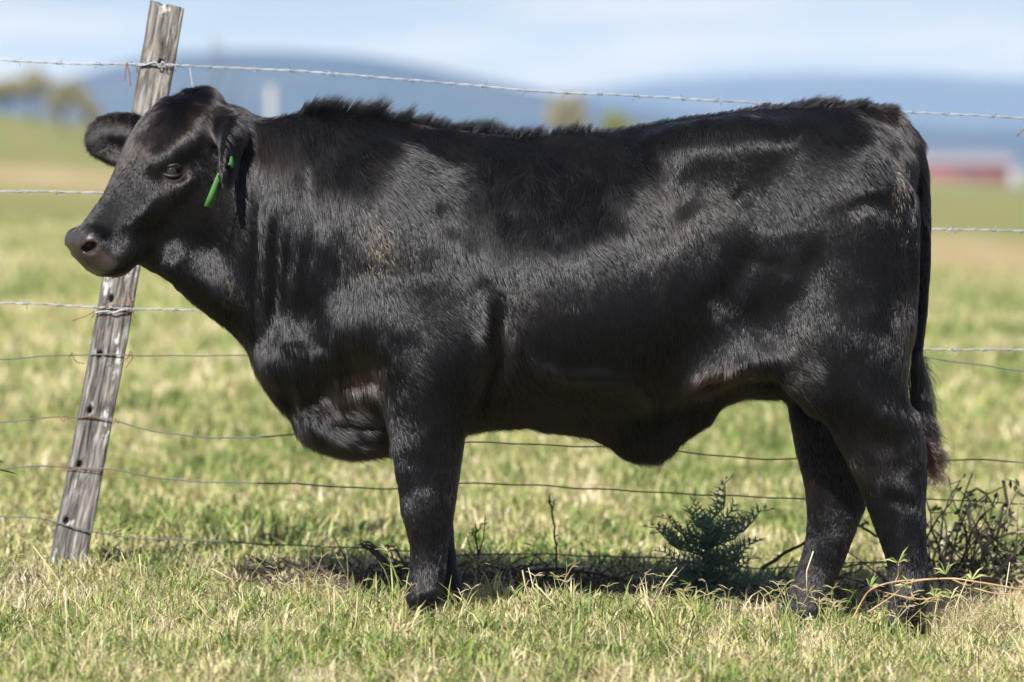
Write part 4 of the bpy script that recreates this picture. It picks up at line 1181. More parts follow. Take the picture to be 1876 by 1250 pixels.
def smooth_path(uv, y, step=7.0, off=0.0, sag=0.0):
    uv = np.array(uv, float)
    us = np.arange(uv[0, 0], uv[-1, 0], step)
    vs = pchip(uv[:, 0], uv[:, 1], us)
    return us, W(us, vs + sag * np.sin(us * .021 + uv[0, 1]) + .5 * sag * np.sin(us * .055), y + off)
BARBED = [
    [(-260, 100), (0, 110), (150, 117), (290, 119), (420, 124), (560, 132), (700, 142), (850, 156), (1000, 168), (1180, 177), (1360, 187), (1660, 206), (1876, 216), (2150, 230)],
    [(-260, 349), (0, 351), (190, 353), (700, 372), (1700, 419), (1876, 424), (2150, 432)],
    [(-260, 550), (0, 555), (205, 564), (370, 570), (900, 600), (1700, 640), (1876, 642), (2150, 646)]]
bm_b = MB()                                          # one barb: a double wrap and four cut points
th = np.linspace(0, 4 * math.pi, 26)
bm_b.tube(np.stack([np.linspace(-.006, .006, 26), .0036 * np.cos(th), .0036 * np.sin(th)], 1), .0011, 5)
for s_, (p, d) in enumerate([((-.006, .0036, 0), (-.35, .5, .85)), ((-.003, 0, .0036), (-.3, -.45, -.85)), ((.006, .0036, 0), (.4, -.3, .9)), ((.003, 0, -.0036), (.3, .5, -.9))]):
    d = np.array(d) / np.linalg.norm(d); bm_b.tube([np.array(p), np.array(p) + d * .013], [.0011, .0006], 5)
barb0 = None
for wi, uv in enumerate(BARBED):
    us, P = smooth_path(uv, FY, 4.0, -.058, .6)
    ph = us * .105
    m = MB()
    tw = np.stack([np.zeros_like(ph), np.cos(ph), np.sin(ph)], 1) * .0017
    m.tube(P + tw, .0013, 5); m.tube(P - tw, .0013, 5)
    wobj = m.build('barbed_wire', M_GALV, fence, origin=P[0])
    span = np.arange(uv[0][0] + 15, uv[-1][0], 71.0) + rngp.uniform(-9, 9, 34)[:len(np.arange(uv[0][0] + 15, uv[-1][0], 71.0))]
    for uu in span:
        if wi == 1 and 330 < uu < 1640 or wi == 2 and 470 < uu < 1640: continue
        if wi == 0 and 1420 < uu < 1600: continue
        p = np.array([np.interp(uu, us, P[:, k]) for k in range(3)])
        if barb0 is None:
            ob = bm_b.build('barb', M_GALV, wobj, origin=(0, 0, 0)); barb0 = ob.data
        else:
            ob = bpy.data.objects.new('barb', barb0); COL.objects.link(ob); ob.parent = wobj
        ob.location = Vector(p) - Vector(P[0])
        ob.rotation_euler = (rngp.uniform(0, 6.28), rngp.uniform(-.15, .15), rngp.uniform(-.1, .1))
PLAIN = [
    [(-260, 668), (0, 657), (130, 652), (230, 650), (440, 653), (1000, 645), (1640, 652), (1700, 656), (1876, 680), (2150, 715)],
    [(-260, 790), (0, 775), (60, 769), (120, 763), (165, 764), (200, 769), (300, 795), (400, 802), (545, 797), (700, 803), (850, 811), (1000, 815), (1100, 818), (1240, 828), (1450, 842), (1740, 843), (1876, 847), (2150, 860)],
    [(-260, 880), (0, 859), (60, 853), (145, 857), (210, 863), (300, 877), (420, 884), (600, 890), (720, 895), (850, 886), (960, 887), (1080, 897), (1240, 903), (1470, 915), (1740, 917), (1876, 922), (2150, 934)],
    [(-260, 940), (0, 947), (60, 950), (122, 963), (180, 975), (260, 987), (420, 993), (560, 1000), (660, 1006), (750, 1009), (870, 1017), (1000, 1016), (1170, 1021), (1400, 1040), (1600, 1031), (1740, 1027), (1876, 1030), (2150, 1040)],
    [(-260, 1030), (0, 1043), (150, 1058), (300, 1052), (400, 1055), (480, 1068), (600, 1080), (760, 1085)]]
for wi, uv in enumerate(PLAIN):
    us, P = smooth_path(uv, FY, 6.0, -.056, 1.4)
    m = MB(); m.tube(P, .0019, 6)
    m.build('plain_wire', M_SHADE_WIRE, fence, origin=P[0])
# tie wires where the strands cross the post
def tie(u, v, pts, mat=M_RUST, r=.0014):
    P = np.array([W(u + a, v + b_, FY + o) for a, b_, o in pts])
    k = np.linspace(0, len(P) - 1, len(P) * 5)
    Q = np.stack([pchip(np.arange(len(P)), P[:, c], k) for c in range(3)], 1)
    m = MB(); m.tube(Q, r, 5); m.build('wire_tie', mat, fence, origin=P[0])
loop = lambda s_: [(-3 * s_, -5, -.06), (3 * s_, 5, -.064), (6 * s_, -5, -.058), (10 * s_, 5, -.062), (13 * s_, -4, -.06)]
tie(150, 652, [(-22, 2, -.06), (-18, -6, -.064), (-14, 5, -.066), (-8, 12, -.062), (4, 14, -.058)])
tie(235, 650, [(-16, 10, -.058), (-4, 8, -.06), (4, -6, -.064), (8, 6, -.062), (0, 18, -.06), (-4, 24, -.06)])
tie(205, 560, [(-72, 28, -.05), (-50, 20, -.056), (-20, 6, -.06), (10, -4, -.062), (30, -6, -.06), (42, -12, -.06)])
tie(238, 560, [(-6, -30, -.06), (0, -12, -.062), (4, 8, -.062), (10, 22, -.06)])
tie(205, 567, [(-36, 14, -.057), (-30, 6, -.064), (-8, 3, -.064), (2, 6, -.064), (18, 1, -.064), (30, 0, -.06)], M_GALV, .0022)
tie(122, 768, [(-22, -18, -.056), (-14, -6, -.06), (-6, 4, -.062), (0, -8, -.06), (4, 2, -.06)])
tie(206, 771, loop(1)); tie(200, 864, loop(.8)); tie(178, 976, [(-4, 6, -.06), (2, -6, -.062), (8, -10, -.06), (14, -16, -.058)]); tie(84, 951, [(-8, 14, -.058), (-5, 4, -.062), (4, -4, -.06), (14, -2, -.058)])
tie(165, 760, [(-18, 6, -.056), (0, 3, -.06), (20, 8, -.056)]); tie(146, 858, [(-32, 4, -.056), (0, 1, -.062), (40, 6, -.056)]); 
tie(232, 118, [(-3, 30, -.062), (-2, 12, -.062), (0, -4, -.064), (3, 8, -.062), (6, 22, -.06), (7, 40, -.06)], M_RUST, .0017)
tie(296, 119, [(-44, 14, -.05), (-46, 2, -.058), (-30, 0, -.062), (-12, -5, -.064), (-4, 4, -.066), (2, -6, -.066), (8, 8, -.062)], M_GALV, .002)
m = MB(); Pq = W(np.array([346, 348, 350, 352, 353]), np.array([118, 125, 138, 152, 175]), FY - .055); m.tube(Pq, .0024, 6)
m.build('hanging_twine', M_WHITE, fence, origin=Pq[0])
Pq = W(np.array([1862, 1872, 1884]), np.array([250, 240, 232]), FY - .05); m = MB(); m.tube(Pq, .002, 5); m.build('wire_tie', M_RUST, fence, origin=Pq[0])

# ------------------------------------------------------------------ grass
def grass_mat():
    t = NT('grass_blades')
    a = t.node('ShaderNodeAttribute', attribute_name='tone')
    r = t.ramp(a.outputs['Fac'], [(0.0, (.06, .10, .022)), (.25, (.155, .22, .050)), (.45, (.285, .315, .090)), (.62, (.42, .38, .155)), (.82, (.55, .445, .245)), (1.0, (.68, .58, .38))])
    d = t.node('ShaderNodeBsdfPrincipled'); d.inputs['Roughness'].default_value = 0.5; d.inputs['Specular IOR Level'].default_value = 0.3
    tr = t.node('ShaderNodeBsdfTranslucent'); mx = t.node('ShaderNodeMixShader', i_Fac=0.30)
    t.link(r.outputs['Color'], d.inputs['Base Color']); t.link(r.outputs['Color'], tr.inputs['Color'])
    t.link(d.outputs[0], mx.inputs[1]); t.link(tr.outputs[0], mx.inputs[2]); t.link(mx.outputs[0], t.out.inputs['Surface'])
    return t.m
M_GRASS = grass_mat()
rg = np.random.default_rng(21)
def blades(x, y, h, w, tone, segs, lean, twist=0.6, z0=-.004):
    n = len(x)
    base = np.stack([x, y, ground_z(x, y) + z0], 1)
    az = rg.random(n) * 6.283
    ld = np.stack([np.cos(az), np.sin(az), np.zeros(n)], 1)
    fa_ = az + math.pi / 2 + rg.normal(0, twist, n)
    wv = np.stack([np.cos(fa_), np.sin(fa_), np.zeros(n)], 1)
    V = np.empty((n, 2 * segs + 1, 3)); k = 0
    for j in range(segs + 1):
        tt = j / segs
        lh = lean * (0.35 * tt + 0.65 * tt * tt)
        c = base + ld * (h * np.sin(lh) * tt)[:, None]
        c[:, 2] += h * tt * np.cos(lh)
        if j < segs:
            ww = (w * (1 - .35 * tt) * .5)[:, None]
            V[:, k] = c - wv * ww; V[:, k + 1] = c + wv * ww; k += 2
        else: V[:, k] = c
    nv = 2 * segs + 1
    o = np.arange(n)[:, None] * nv
    loops, tot = [], []
    fl = [np.concatenate([o + 2*j, o + 2*j + 1, o + 2*j + 3, o + 2*j + 2], 1) for j in range(segs - 1)] + [np.concatenate([o + 2*segs - 2, o + 2*segs - 1, o + 2*segs], 1)]
    loops = np.concatenate(fl, 1).ravel()
    tot = np.tile(np.array([4] * (segs - 1) + [3], np.int32), n)
    return V.reshape(-1, 3), loops, tot, np.repeat(tone, nv)
def patch_noise(x, y, s1, k):
    return vnoise(np.stack([x, y, np.zeros_like(x)], 1), s1, k)
def dryness(x, y):
    ys = y * .45
    d = .47 + .16 * patch_noise(x, ys, 1.1, 41) + .24 * patch_noise(x, ys, 4.2, 42) + .20 * patch_noise(x, ys, 11.0, 43)
    d = d + .16 * np.clip((x - .75) * 2, 0, 1) * (y < 1.2) + .07 * np.clip((-x - .9) * 3, 0, 1) * (y < .8)
    return d
def shade_gap(x, y):                                   # bare strip under the fence, grass thinned to broaden the cow's shadow
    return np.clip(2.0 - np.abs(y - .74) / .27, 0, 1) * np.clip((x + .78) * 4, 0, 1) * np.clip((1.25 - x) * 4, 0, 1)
def grass_patch(name, label, n, ysamp, hw, h, w, segs, lean, seedk, dry_add=0.0, cut=True):
    y = ysamp(n)
    x = rg.uniform(-1, 1, n) * hw(y)
    clump = patch_noise(x, y, 9.0, seedk) + .6 * patch_noise(x, y, 23.0, seedk + 1)
    keep = rg.random(n) < np.clip(.70 + .60 * clump, .08, 1)
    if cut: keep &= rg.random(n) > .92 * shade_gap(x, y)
    x, y, clump = x[keep], y[keep], clump[keep]
    n = len(x)
    tone = np.clip(dryness(x, y) + dry_add + .19 * rg.standard_normal(n) + .32 * (rg.random(n) < .2), 0, 1)
    hh = rg.uniform(h[0], h[1], n) * np.clip(1 + .55 * clump, .3, 2) * np.where(tone > .7, .85, 1) * np.where((y > .05) & (y < 1.0) & (x > -.75), .72, 1) * (1 - .55 * np.exp(-((x + .21) / .10) ** 2 - ((y + .25) / .18) ** 2) - .55 * np.exp(-((x - .62) / .14) ** 2 - ((y - .02) / .2) ** 2) - .5 * np.exp(-((x - .90) / .10) ** 2 - ((y + .26) / .16) ** 2))
    V, L_, T_, A_ = blades(x, y, hh, rg.uniform(w[0], w[1], n), tone, segs, np.abs(rg.normal(lean, .32, n)))
    o = mesh_np(name, V, L_, M_GRASS, None, smooth=False, loop_tot=T_)
    attr(o, 'tone', 'FLOAT', 'POINT', A_)
    return tag(o, label, 'grass', kind='stuff')
hwv = lambda m_: (lambda y: .0925 * (y - CAM_Y) * m_)
grass_patch('foreground_grass', 'lush green and straw grass in front of the cow\'s feet', 96000, lambda n: rg.uniform(-2.0, 1.05, n), hwv(1.25), (.028, .074), (.0020, .0054), 3, .95, 51)
grass_patch('foreground_thatch', 'dry matted straw lying among the foreground grass', 30000, lambda n: rg.uniform(-2.0, .5, n), hwv(1.28), (.03, .10), (.0012, .0030), 2, 1.15, 55, .34, cut=False)
grass_patch('fence_line_litter', 'dead straw and litter lying on the bare soil under the fence', 5500, lambda n: rg.uniform(.25, 1.3, n), hwv(1.28), (.04, .12), (.0012, .0024), 2, 1.38, 57, .36, cut=False)
grass_patch('paddock_grass', 'short mixed green and straw grass just beyond the fence', 88000, lambda n: 1.2 + 8.5 * rg.random(n) ** 1.35, hwv(1.22), (.025, .085), (.0036, .0090), 2, 1.05, 61)
grass_patch('distant_grass', 'blurred pasture grass further out in the paddock', 90000, lambda n: 9.0 + 41 * rg.random(n) ** 1.25, hwv(1.18), (.05, .10), (.008, .018), 2, .7, 65)
# taller loose tussocks
nt = 420
tx, ty = rg.uniform(-1.5, 1.5, nt), rg.uniform(-1.9, .30, nt)
k = rg.integers(14, 40, nt); ci = np.repeat(np.arange(nt), k)
x = tx[ci] + rg.normal(0, .016, len(ci)); y = ty[ci] + rg.normal(0, .022, len(ci))
tone = np.clip(rg.choice([.22, .34, .46, .80], nt, p=[.25, .35, .2, .2])[ci] + .10 * rg.standard_normal(len(ci)) + .35 * (rg.random(len(ci)) < .15), 0, 1)
V, L_, T_, A_ = blades(x, y, rg.uniform(.05, .125, nt)[ci] * rg.uniform(.5, 1.1, len(ci)), rg.uniform(.0026, .0062, len(ci)), tone, 4, np.abs(rg.normal(.8, .4, len(ci))))
o = mesh_np('grass_tussocks', V, L_, M_GRASS, None, smooth=False, loop_tot=T_); attr(o, 'tone', 'FLOAT', 'POINT', A_)
tag(o, 'taller loose grass tussocks scattered through the foreground', 'grass', kind='stuff')
# straw heaped below the shrub at the right edge
nn = 5200
x = rg.uniform(.98, 1.6, nn); y = rg.normal(.15, .30, nn)
V, L_, T_, A_ = blades(x, y, rg.uniform(.05, .15, nn), rg.uniform(.0014, .003, nn), np.clip(rg.normal(.84, .12, nn), 0, 1), 3, np.abs(rg.normal(1.05, .35, nn)))
o = mesh_np('straw_heap', V, L_, M_GRASS, None, smooth=False, loop_tot=T_); attr(o, 'tone', 'FLOAT', 'POINT', A_)
tag(o, 'dry bleached straw heaped on the ground right of the hind hooves', 'straw', kind='stuff')
# seed stalks with splayed finger heads
n = 260
m = MB(); tones = []
xs = np.where(rg.random(n) < .62, rg.uniform(-1.45, 1.45, n), rg.choice([-.5, .62, .75, .98, 1.15], n) + rg.normal(0, .10, n)); ys_ = np.where(rg.random(n) < .8, rg.uniform(-.75, .35, n), rg.uniform(.3, 1.05, n))
for i in range(n):
    p = np.array((xs[i], ys_[i], float(ground_z(xs[i], ys_[i]))))
    hgt = rg.uniform(.06, .14); d = np.array((rg.normal(0, .35), rg.normal(0, .3), 1.0)); d /= np.linalg.norm(d)
    q = [p, p + d * hgt * .5, p + (d + np.array((rg.normal(0, .15), 0, 0))) * hgt]
    v0 = m.n; m.tube(q, [.0008, .0007, .0006], 4, cap=False)
    nfi = rg.integers(3, 6)
    for k in range(nfi):
        a = rg.random() * 6.28; dd = np.array((math.cos(a), math.sin(a), rg.uniform(.1, .8))); dd /= np.linalg.norm(dd)
        L_ = rg.uniform(.018, .034); m.tube([q[-1], q[-1] + dd * L_ * .6, q[-1] + dd * L_ - np.array((0, 0, .004))], [.0008, .0009, .0004], 4, cap=False)
    tones.append(np.full(m.n - v0, np.clip(rg.normal(.66, .16), .3, 1)))
o = m.build('grass_seed_stalks', M_GRASS); attr(o, 'tone', 'FLOAT', 'POINT', np.concatenate(tones)); tag(o, 'thin finger-like grass seed heads sticking up near the cow\'s feet', 'grass', kind='stuff')
# scattered thick dry straws
m = MB(); tones = []
straws = [((388, 1042), (428, 1092), -.2), ((612, 1075), (604, 1180), -.9), ((640, 1180), (655, 1085), -.8), ((957, 1045), (976, 1112), -.5), ((1000, 1100), (968, 1040), -.4), ((255, 1015), (268, 1085), .2), ((240, 1050), (222, 1012), .1),
          ((60, 1000), (150, 1120), -.2), ((120, 1240), (118, 1120), -1.0), ((1490, 1010), (1478, 1090), -.3), ((1740, 1170), (1772, 1060), -.4), ((1830, 1150), (1850, 1030), -.3),
          ((430, 1160), (350, 1090), -.6), ((700, 1200), (780, 1140), -.9), ((980, 1070), (1040, 1140), -.3), ((1240, 1040), (1200, 1110), -.1)]
for a, c, y in straws:
    p0, p1 = W(*a, y), W(*c, y); lo = min(p0[2], p1[2]); gz = float(ground_z(p0[0], y)) + .004
    if lo < gz: p0[2] += gz - lo; p1[2] += gz - lo
    mid = (p0 + p1) / 2 + rg.normal(0, .006, 3)
    v0 = m.n; m.tube([p0, mid, p1], [.0017, .0016, .0010], 5); tones.append(np.full(m.n - v0, rg.uniform(.78, 1)))
o = m.build('dry_straws', M_GRASS); attr(o, 'tone', 'FLOAT', 'POINT', np.concatenate(tones)); tag(o, 'scattered single dry straws standing in the foreground grass', 'grass', kind='stuff')

# ------------------------------------------------------------------ thistle
M_THIS = leaf_mat('thistle_leaf', (.065, .115, .075), (.12, .19, .125), (.22, .29, .21), 0.25)
def thistle_leaf(L_, seed):
    r_ = np.random.default_rng(seed)
    nl = 10; V, F = [], []
    def rib(tt): return np.array((tt * L_, 0, L_ * (.10 * tt - .20 * tt * tt + .06 * math.sin(9 * tt))))
    for i in range(nl):
        t0, t1 = .08 + .88 * i / nl, .08 + .88 * (i + .42) / nl
        env = L_ * .20 * math.sin(math.pi * (.18 + .80 * (i + .5) / nl)) ** .8
        for s_ in (-1, 1):
            e = env * r_.uniform(.75, 1.2)
            up = e * r_.uniform(.15, .55)
            a, b_ = rib(t0), rib(t1)
            tip = rib((t0 + t1) / 2 + .06) + np.array((0, s_ * e, up))
            m1 = a * .55 + tip * .45 + np.array((-.03 * e, 0, 0)); m2 = b_ * .6 + tip * .4 + np.array((.04 * e, 0, 0))
            tip = tip + np.array((.10 * e, s_ * .35 * e, .25 * e)); sp1 = m1 + np.array((-.35 * e, s_ * .25 * e, .5 * e)); sp2 = m2 + np.array((.45 * e, s_ * .12 * e, .45 * e))
            k = len(V); V += [a, m1, tip, m2, b_, sp1, sp2]
            F += [(k, k+1, k+3, k+4), (k+1, k+2, k+3), (k+1, k+5, k+3), (k+3, k+1, k+6)]
    k = len(V); V += [rib(.96), rib(.96) + np.array((0, .02 * L_, 0)), rib(1.08), rib(.96) - np.array((0, .02 * L_, 0))]
    F += [(k+1, k+2, k+3)]
    m = MB(); m.add(V, F); m.tube([rib(x) + np.array((0, 0, -.0015)) for x in np.linspace(0, 1, 7)], np.linspace(.0035, .0008, 7), 5)
    return m
TB = W(1292, 1092, .62); TB[2] = float(ground_z(TB[0], TB[1]))
th = empty('thistle', TB); tag(th, 'dark spiny thistle plant growing in the cow\'s shadow by the fence', 'thistle')
H_T = W(1310, 925, .62)[2] - TB[2]
m = MB(); stem = np.array([TB + np.array((0, 0, -.01)), TB + np.array((.006, 0, .4 * H_T)), TB + np.array((.012, 0, .75 * H_T)), TB + np.array((.016, 0, .80 * H_T))]); m.tube(stem, [.010, .008, .006, .004], 7)
so = m.build('stem', M_THIS, th, origin=TB); attr(so, 'tone', 'FLOAT', 'POINT', np.full(len(so.data.vertices), .5))
leaf_data = []
for k in range(8):
    L_ = (.215, .20, .18, .16, .14, .12, .095, .075)[k]
    m = thistle_leaf(L_, 70 + k)
    me_o = m.build('leaf', M_THIS, th, smooth=False, origin=(0, 0, 0))
    attr(me_o, 'tone', 'FLOAT', 'POINT', np.clip(np.random.default_rng(k).normal(.5, .25, len(me_o.data.vertices)), 0, 1))
    leaf_data.append(me_o)
rt_ = np.random.default_rng(9)
NL = 44
for k in range(NL):
    f = k / (NL - 1)
    li = int(np.clip(f * 5.0 + rt_.normal(0, 1.0), 0, 7))
    o = bpy.data.objects.new('leaf', leaf_data[li].data); COL.objects.link(o); o.parent = th
    hgt = (.03 + .62 * f ** 1.1) * H_T
    p = np.array([np.interp(hgt, [0, .4 * H_T, .75 * H_T, H_T], [stem[i][c] for i in range(4)]) for c in range(3)]); p[2] = TB[2] + hgt
    o.location = Vector(p) - Vector(TB)
    o.rotation_euler = (rt_.normal(0, .5), -np.clip(.06 + 1.0 * f ** 1.4 + rt_.normal(0, .22), -.05, 1.4), k * 2.39996 + rt_.normal(0, .35))
    s_ = rt_.uniform(.75, 1.1); o.scale = (s_, s_ * rt_.uniform(.75, 1.1), s_ * rt_.uniform(.9, 1.4))
for o in leaf_data: bpy.data.objects.remove(o)

# ------------------------------------------------------------------ dead sticks and weeds along the fence
M_STICK = flat_mat('dead_stick', (.085, .062, .048), 0.85, 0.15, 0.5, 60)
def branchy(name, label, paths, mat, y, cat='branch', jy=.02, grp=None, leafy=0):
    first = W(*paths[0][0][0], y); first[2] = min(first[2], float(ground_z(first[0], y)) + .02)
    root = empty(name, first); tag(root, label, cat, grp)
    r_ = np.random.default_rng(abs(int(paths[0][0][0][0] * 7)))
    for pi, (pth, r0, r1) in enumerate(paths):
        pth = np.array(pth, float)
        k = np.linspace(0, len(pth) - 1, len(pth) * 4)
        uu, vv = pchip(np.arange(len(pth)), pth[:, 0], k), pchip(np.arange(len(pth)), pth[:, 1], k)
        off = y + jy * (pi % 3 - 1) * np.linspace(0, 1, len(k))
        P = W(uu + r_.normal(0, .9, len(k)), vv + r_.normal(0, .9, len(k)), off)
        P[:, 2] = np.maximum(P[:, 2], ground_z(P[:, 0], P[:, 1]) + .002)
        m = MB(); m.tube(P, np.linspace(r0, r1, len(k)), 6)
        # short side spurs
        for q in range(int(len(k) / 5)):
            i = r_.integers(1, len(k)); d = r_.normal(0, 1, 3); d[1] *= .5; d[2] = abs(d[2]); d /= np.linalg.norm(d)
            m.tube([P[i], P[i] + d * r_.uniform(.008, .026)], [r1 * .9, r1 * .5], 4)
        m.build('stem' if pi == 0 else 'twig', mat, root, origin=first)
    return root
branchy('dead_branch', 'tangle of dark dead branches leaning against the lowest wire by the front hooves', [
    ([(752, 1062), (715, 1035), (690, 1015), (660, 996)], .010, .004), ([(690, 1015), (676, 998), (662, 1003)], .004, .002), ([(700, 1022), (684, 1000), (672, 992), (658, 1000)], .004, .0018),
    ([(735, 1050), (718, 1020), (712, 996)], .0035, .0015), ([(748, 1050), (728, 1012), (715, 998)], .004, .0018), ([(712, 1068), (700, 1040), (684, 1012)], .003, .0015), ([(750, 1045), (690, 1048), (640, 1052), (606, 1062)], .004, .002),
    ([(704, 1028), (676, 1044), (640, 1062)], .003, .0015), ([(716, 1040), (724, 1070)], .003, .002), ([(690, 1060), (740, 1036), (752, 1030)], .003, .002)], M_STICK, .80)
branchy('dead_branch', 'low dark stick with a hooked tip lying left of the branch tangle', [
    ([(538, 1066), (500, 1050), (470, 1038), (450, 1030)], .005, .0028), ([(450, 1030), (452, 1038)], .002, .001), ([(590, 1058), (610, 1046)], .003, .001), ([(538, 1066), (580, 1066), (640, 1070)], .005, .003)], M_STICK, .80)
branchy('dead_branch', 'long thin dead branch lying along the ground between the cow\'s legs', [
    ([(836, 1058), (900, 1052), (960, 1047), (1020, 1042), (1080, 1050), (1130, 1058), (1170, 1048)], .0055, .003), ([(975, 1046), (1010, 1056), (1060, 1078)], .003, .0015), ([(1030, 1060), (1070, 1074), (1120, 1072)], .004, .002),
    ([(965, 1044), (975, 1030), (980, 1024)], .002, .001), ([(1090, 1068), (1140, 1062), (1180, 1070)], .004, .002), ([(850, 1072), (930, 1066), (1000, 1072)], .004, .002)], M_STICK, .78)
branchy('dead_branch', 'dark stick sloping up from the thistle to the far hind leg', [
    ([(1395, 1042), (1430, 1020), (1460, 1002), (1500, 985)], .0055, .004), ([(1425, 1055), (1444, 1035), (1455, 1020)], .0025, .0015)], M_STICK, .85)
branchy('dead_branch', 'thin dark stick sloping down behind the gap between the hind legs', [
    ([(1568, 960), (1600, 978), (1640, 1005)], .004, .003), ([(1530, 1042), (1570, 1034), (1620, 1030)], .003, .002)], M_STICK, .95)
branchy('dry_weed', 'branched black dead weed standing behind the near front leg', [
    ([(877, 1078), (876, 1030), (873, 990), (872, 960)], .0032, .002), ([(876, 1020), (886, 985), (890, 945)], .0024, .0012), ([(876, 1030), (862, 1005), (855, 982)], .002, .001), ([(873, 990), (866, 980), (860, 974)], .0016, .001), ([(873, 975), (880, 964), (881, 958)], .0016, .001)], M_STICK, .82, 'weed')
branchy('dry_weed', 'single tall black dead weed stalk with a knobbly tip under the belly', [
    ([(1020, 1070), (1019, 1010), (1014, 960), (1009, 930), (1007, 908)], .003, .0019), ([(1009, 932), (1015, 926), (1014, 916)], .0016, .001), ([(1010, 925), (1004, 916)], .002, .0012)], M_STICK, .80, 'weed')
branchy('dry_weed', 'thin straight dead weed stem beside the branch tangle', [([(701, 1090), (702, 1050), (703, 1020)], .0025, .0018), ([(702, 1050), (708, 1036)], .0015, .001)], M_STICK, .6, 'weed')

rk = np.random.default_rng(33)
for k, (uu, wd2) in enumerate(((520, 70), (600, 60), (660, 80), (930, 90), (1060, 80), (1120, 70), (1440, 60), (1560, 70), (1640, 80))):
    a0 = rk.uniform(-.5, .5); vv = rk.uniform(1062, 1092)
    pts = [(uu + wd2 * (q - .5), vv - wd2 * a0 * (q - .5) * .5 - 14 * math.sin(3.1 * q) * rk.uniform(.2, 1)) for q in (0, .3, .6, 1)]
    where = ('left of the branch tangle, leftmost', 'left of the branch tangle, middle', 'at the foot of the branch tangle', 'behind the front hooves', 'under the belly, left of the thistle', 'touching the left side of the thistle', 'right of the thistle', 'between the hind hooves', 'behind the near hind hoof')[k]
    branchy('dead_twig', 'short dark dead twig on bare soil ' + where, [(pts, .004, .002), ([pts[1], (pts[1][0] + rk.normal(0, 20), pts[1][1] - rk.uniform(15, 34))], .0022, .001), ([pts[2], (pts[2][0] + rk.normal(0, 22), pts[2][1] - rk.uniform(10, 28))], .002, .001)], M_STICK, rk.uniform(.6, .9), 'twig', grp='dead twigs along the fence')
m = MB()
for k in range(760):
    x0, y0 = rk.uniform(-.62, 1.15), rk.normal(.72, .20)
    z0 = float(ground_z(x0, y0)); a0 = rk.uniform(0, 6.28); L_ = rk.uniform(.03, .14); up = abs(rk.normal(0, .30))
    p0 = np.array((x0, y0, z0 + .003)); d = np.array((math.cos(a0), math.sin(a0) * .7, up)); p1 = p0 + d * L_ * .5 + rk.normal(0, .006, 3); p2 = p0 + d * L_ + rk.normal(0, .010, 3)
    p1[2] = max(p1[2], z0 + .004); p2[2] = max(p2[2], z0 + .004)
    m.tube([p0, p1, p2], [.0028, .0022, .0012], 4, cap=False)
o = m.build('twig_litter', M_STICK); tag(o, 'dark broken twigs littering the shaded soil under the fence', 'litter', kind='stuff')
# tangled shrub behind the hind leg, right edge
SB = W(1800, 1075, .95); SB[2] = float(ground_z(SB[0], SB[1]))
sh = empty('shrub', SB); tag(sh, 'half-dead tangled shrub with pale twigs and small leaves behind the hind leg', 'shrub')
M_TWIG = flat_mat('pale_twig', (.36, .28, .20), 0.85, 0.15, 0.4, 50)
M_SLEAF = leaf_mat('shrub_leaf', (.030, .050, .016), (.065, .095, .025), (.15, .19, .05), 0.2)
rs = np.random.default_rng(17)
leafP = []
for k in range(110):
    x0 = rs.uniform(-.17, .28); p = SB + np.array((x0, rs.uniform(-.10, .10), 0))
    d = np.array((rs.normal(0, .55) + x0 * 1.5, rs.normal(0, .25), 1.0)); q = [p]; L_ = rs.uniform(.12, .36)
    for j in range(6):
        d = d + rs.normal(0, .32, 3) * np.array((1, .6, .6)); d[2] -= .06; d /= np.linalg.norm(d)
        q.append(q[-1] + d * L_ / 6)
    m = MB(); m.tube(q, np.linspace(.0042, .0014, 7) * rs.uniform(.6, 1.1), 5)
    for j in range(4):
        i = rs.integers(2, 7); e = rs.normal(0, 1, 3); e[1] *= .5; e /= np.linalg.norm(e); t2 = q[i] + e * rs.uniform(.02, .06)
        m.tube([q[i], t2], [.0014, .0007], 4); leafP += [t2, (q[i] + t2) / 2]
    m.build('twig', M_TWIG if k % 3 else M_STICK, sh, origin=SB)
    leafP += q[3:]
for pth in ([(1770, 925), (1778, 965), (1790, 990), (1800, 1000)], [(1838, 880), (1845, 920), (1852, 945), (1862, 955)], [(1800, 1000), (1828, 985), (1850, 978), (1880, 974)], [(1826, 985), (1833, 955), (1838, 925)], [(1775, 1065), (1784, 1020), (1800, 992)], [(1810, 1070), (1840, 1035), (1870, 1000)], [(1772, 905), (1790, 895), (1806, 905), (1820, 925)]):
    P = W([a for a, _ in pth], [c for _, c in pth], .90)
    m = MB(); m.tube(P, np.linspace(.0048, .003, len(P)), 6); m.build('branch', M_TWIG, sh, origin=SB)
leafP = np.array(leafP); leafP = leafP[rs.integers(0, len(leafP), 1000)] + rs.normal(0, .008, (1000, 3))
a = nrm(rs.normal(0, 1, (1000, 3))); b_ = nrm(np.cross(a, rs.normal(0, 1, (1000, 3)))); s_ = rs.uniform(.005, .014, (1000, 1))
o = mesh_np('foliage', np.stack([leafP - a * s_, leafP - b_ * s_ * .45, leafP + a * s_, leafP + b_ * s_ * .45], 1).reshape(-1, 3), np.arange(4000).reshape(-1, 4), M_SLEAF, sh, smooth=False, origin=SB)
attr(o, 'tone', 'FLOAT', 'POINT', np.repeat(np.clip(rs.normal(.42, .28, 1000), 0, 1), 4)); o['kind'] = 'stuff'

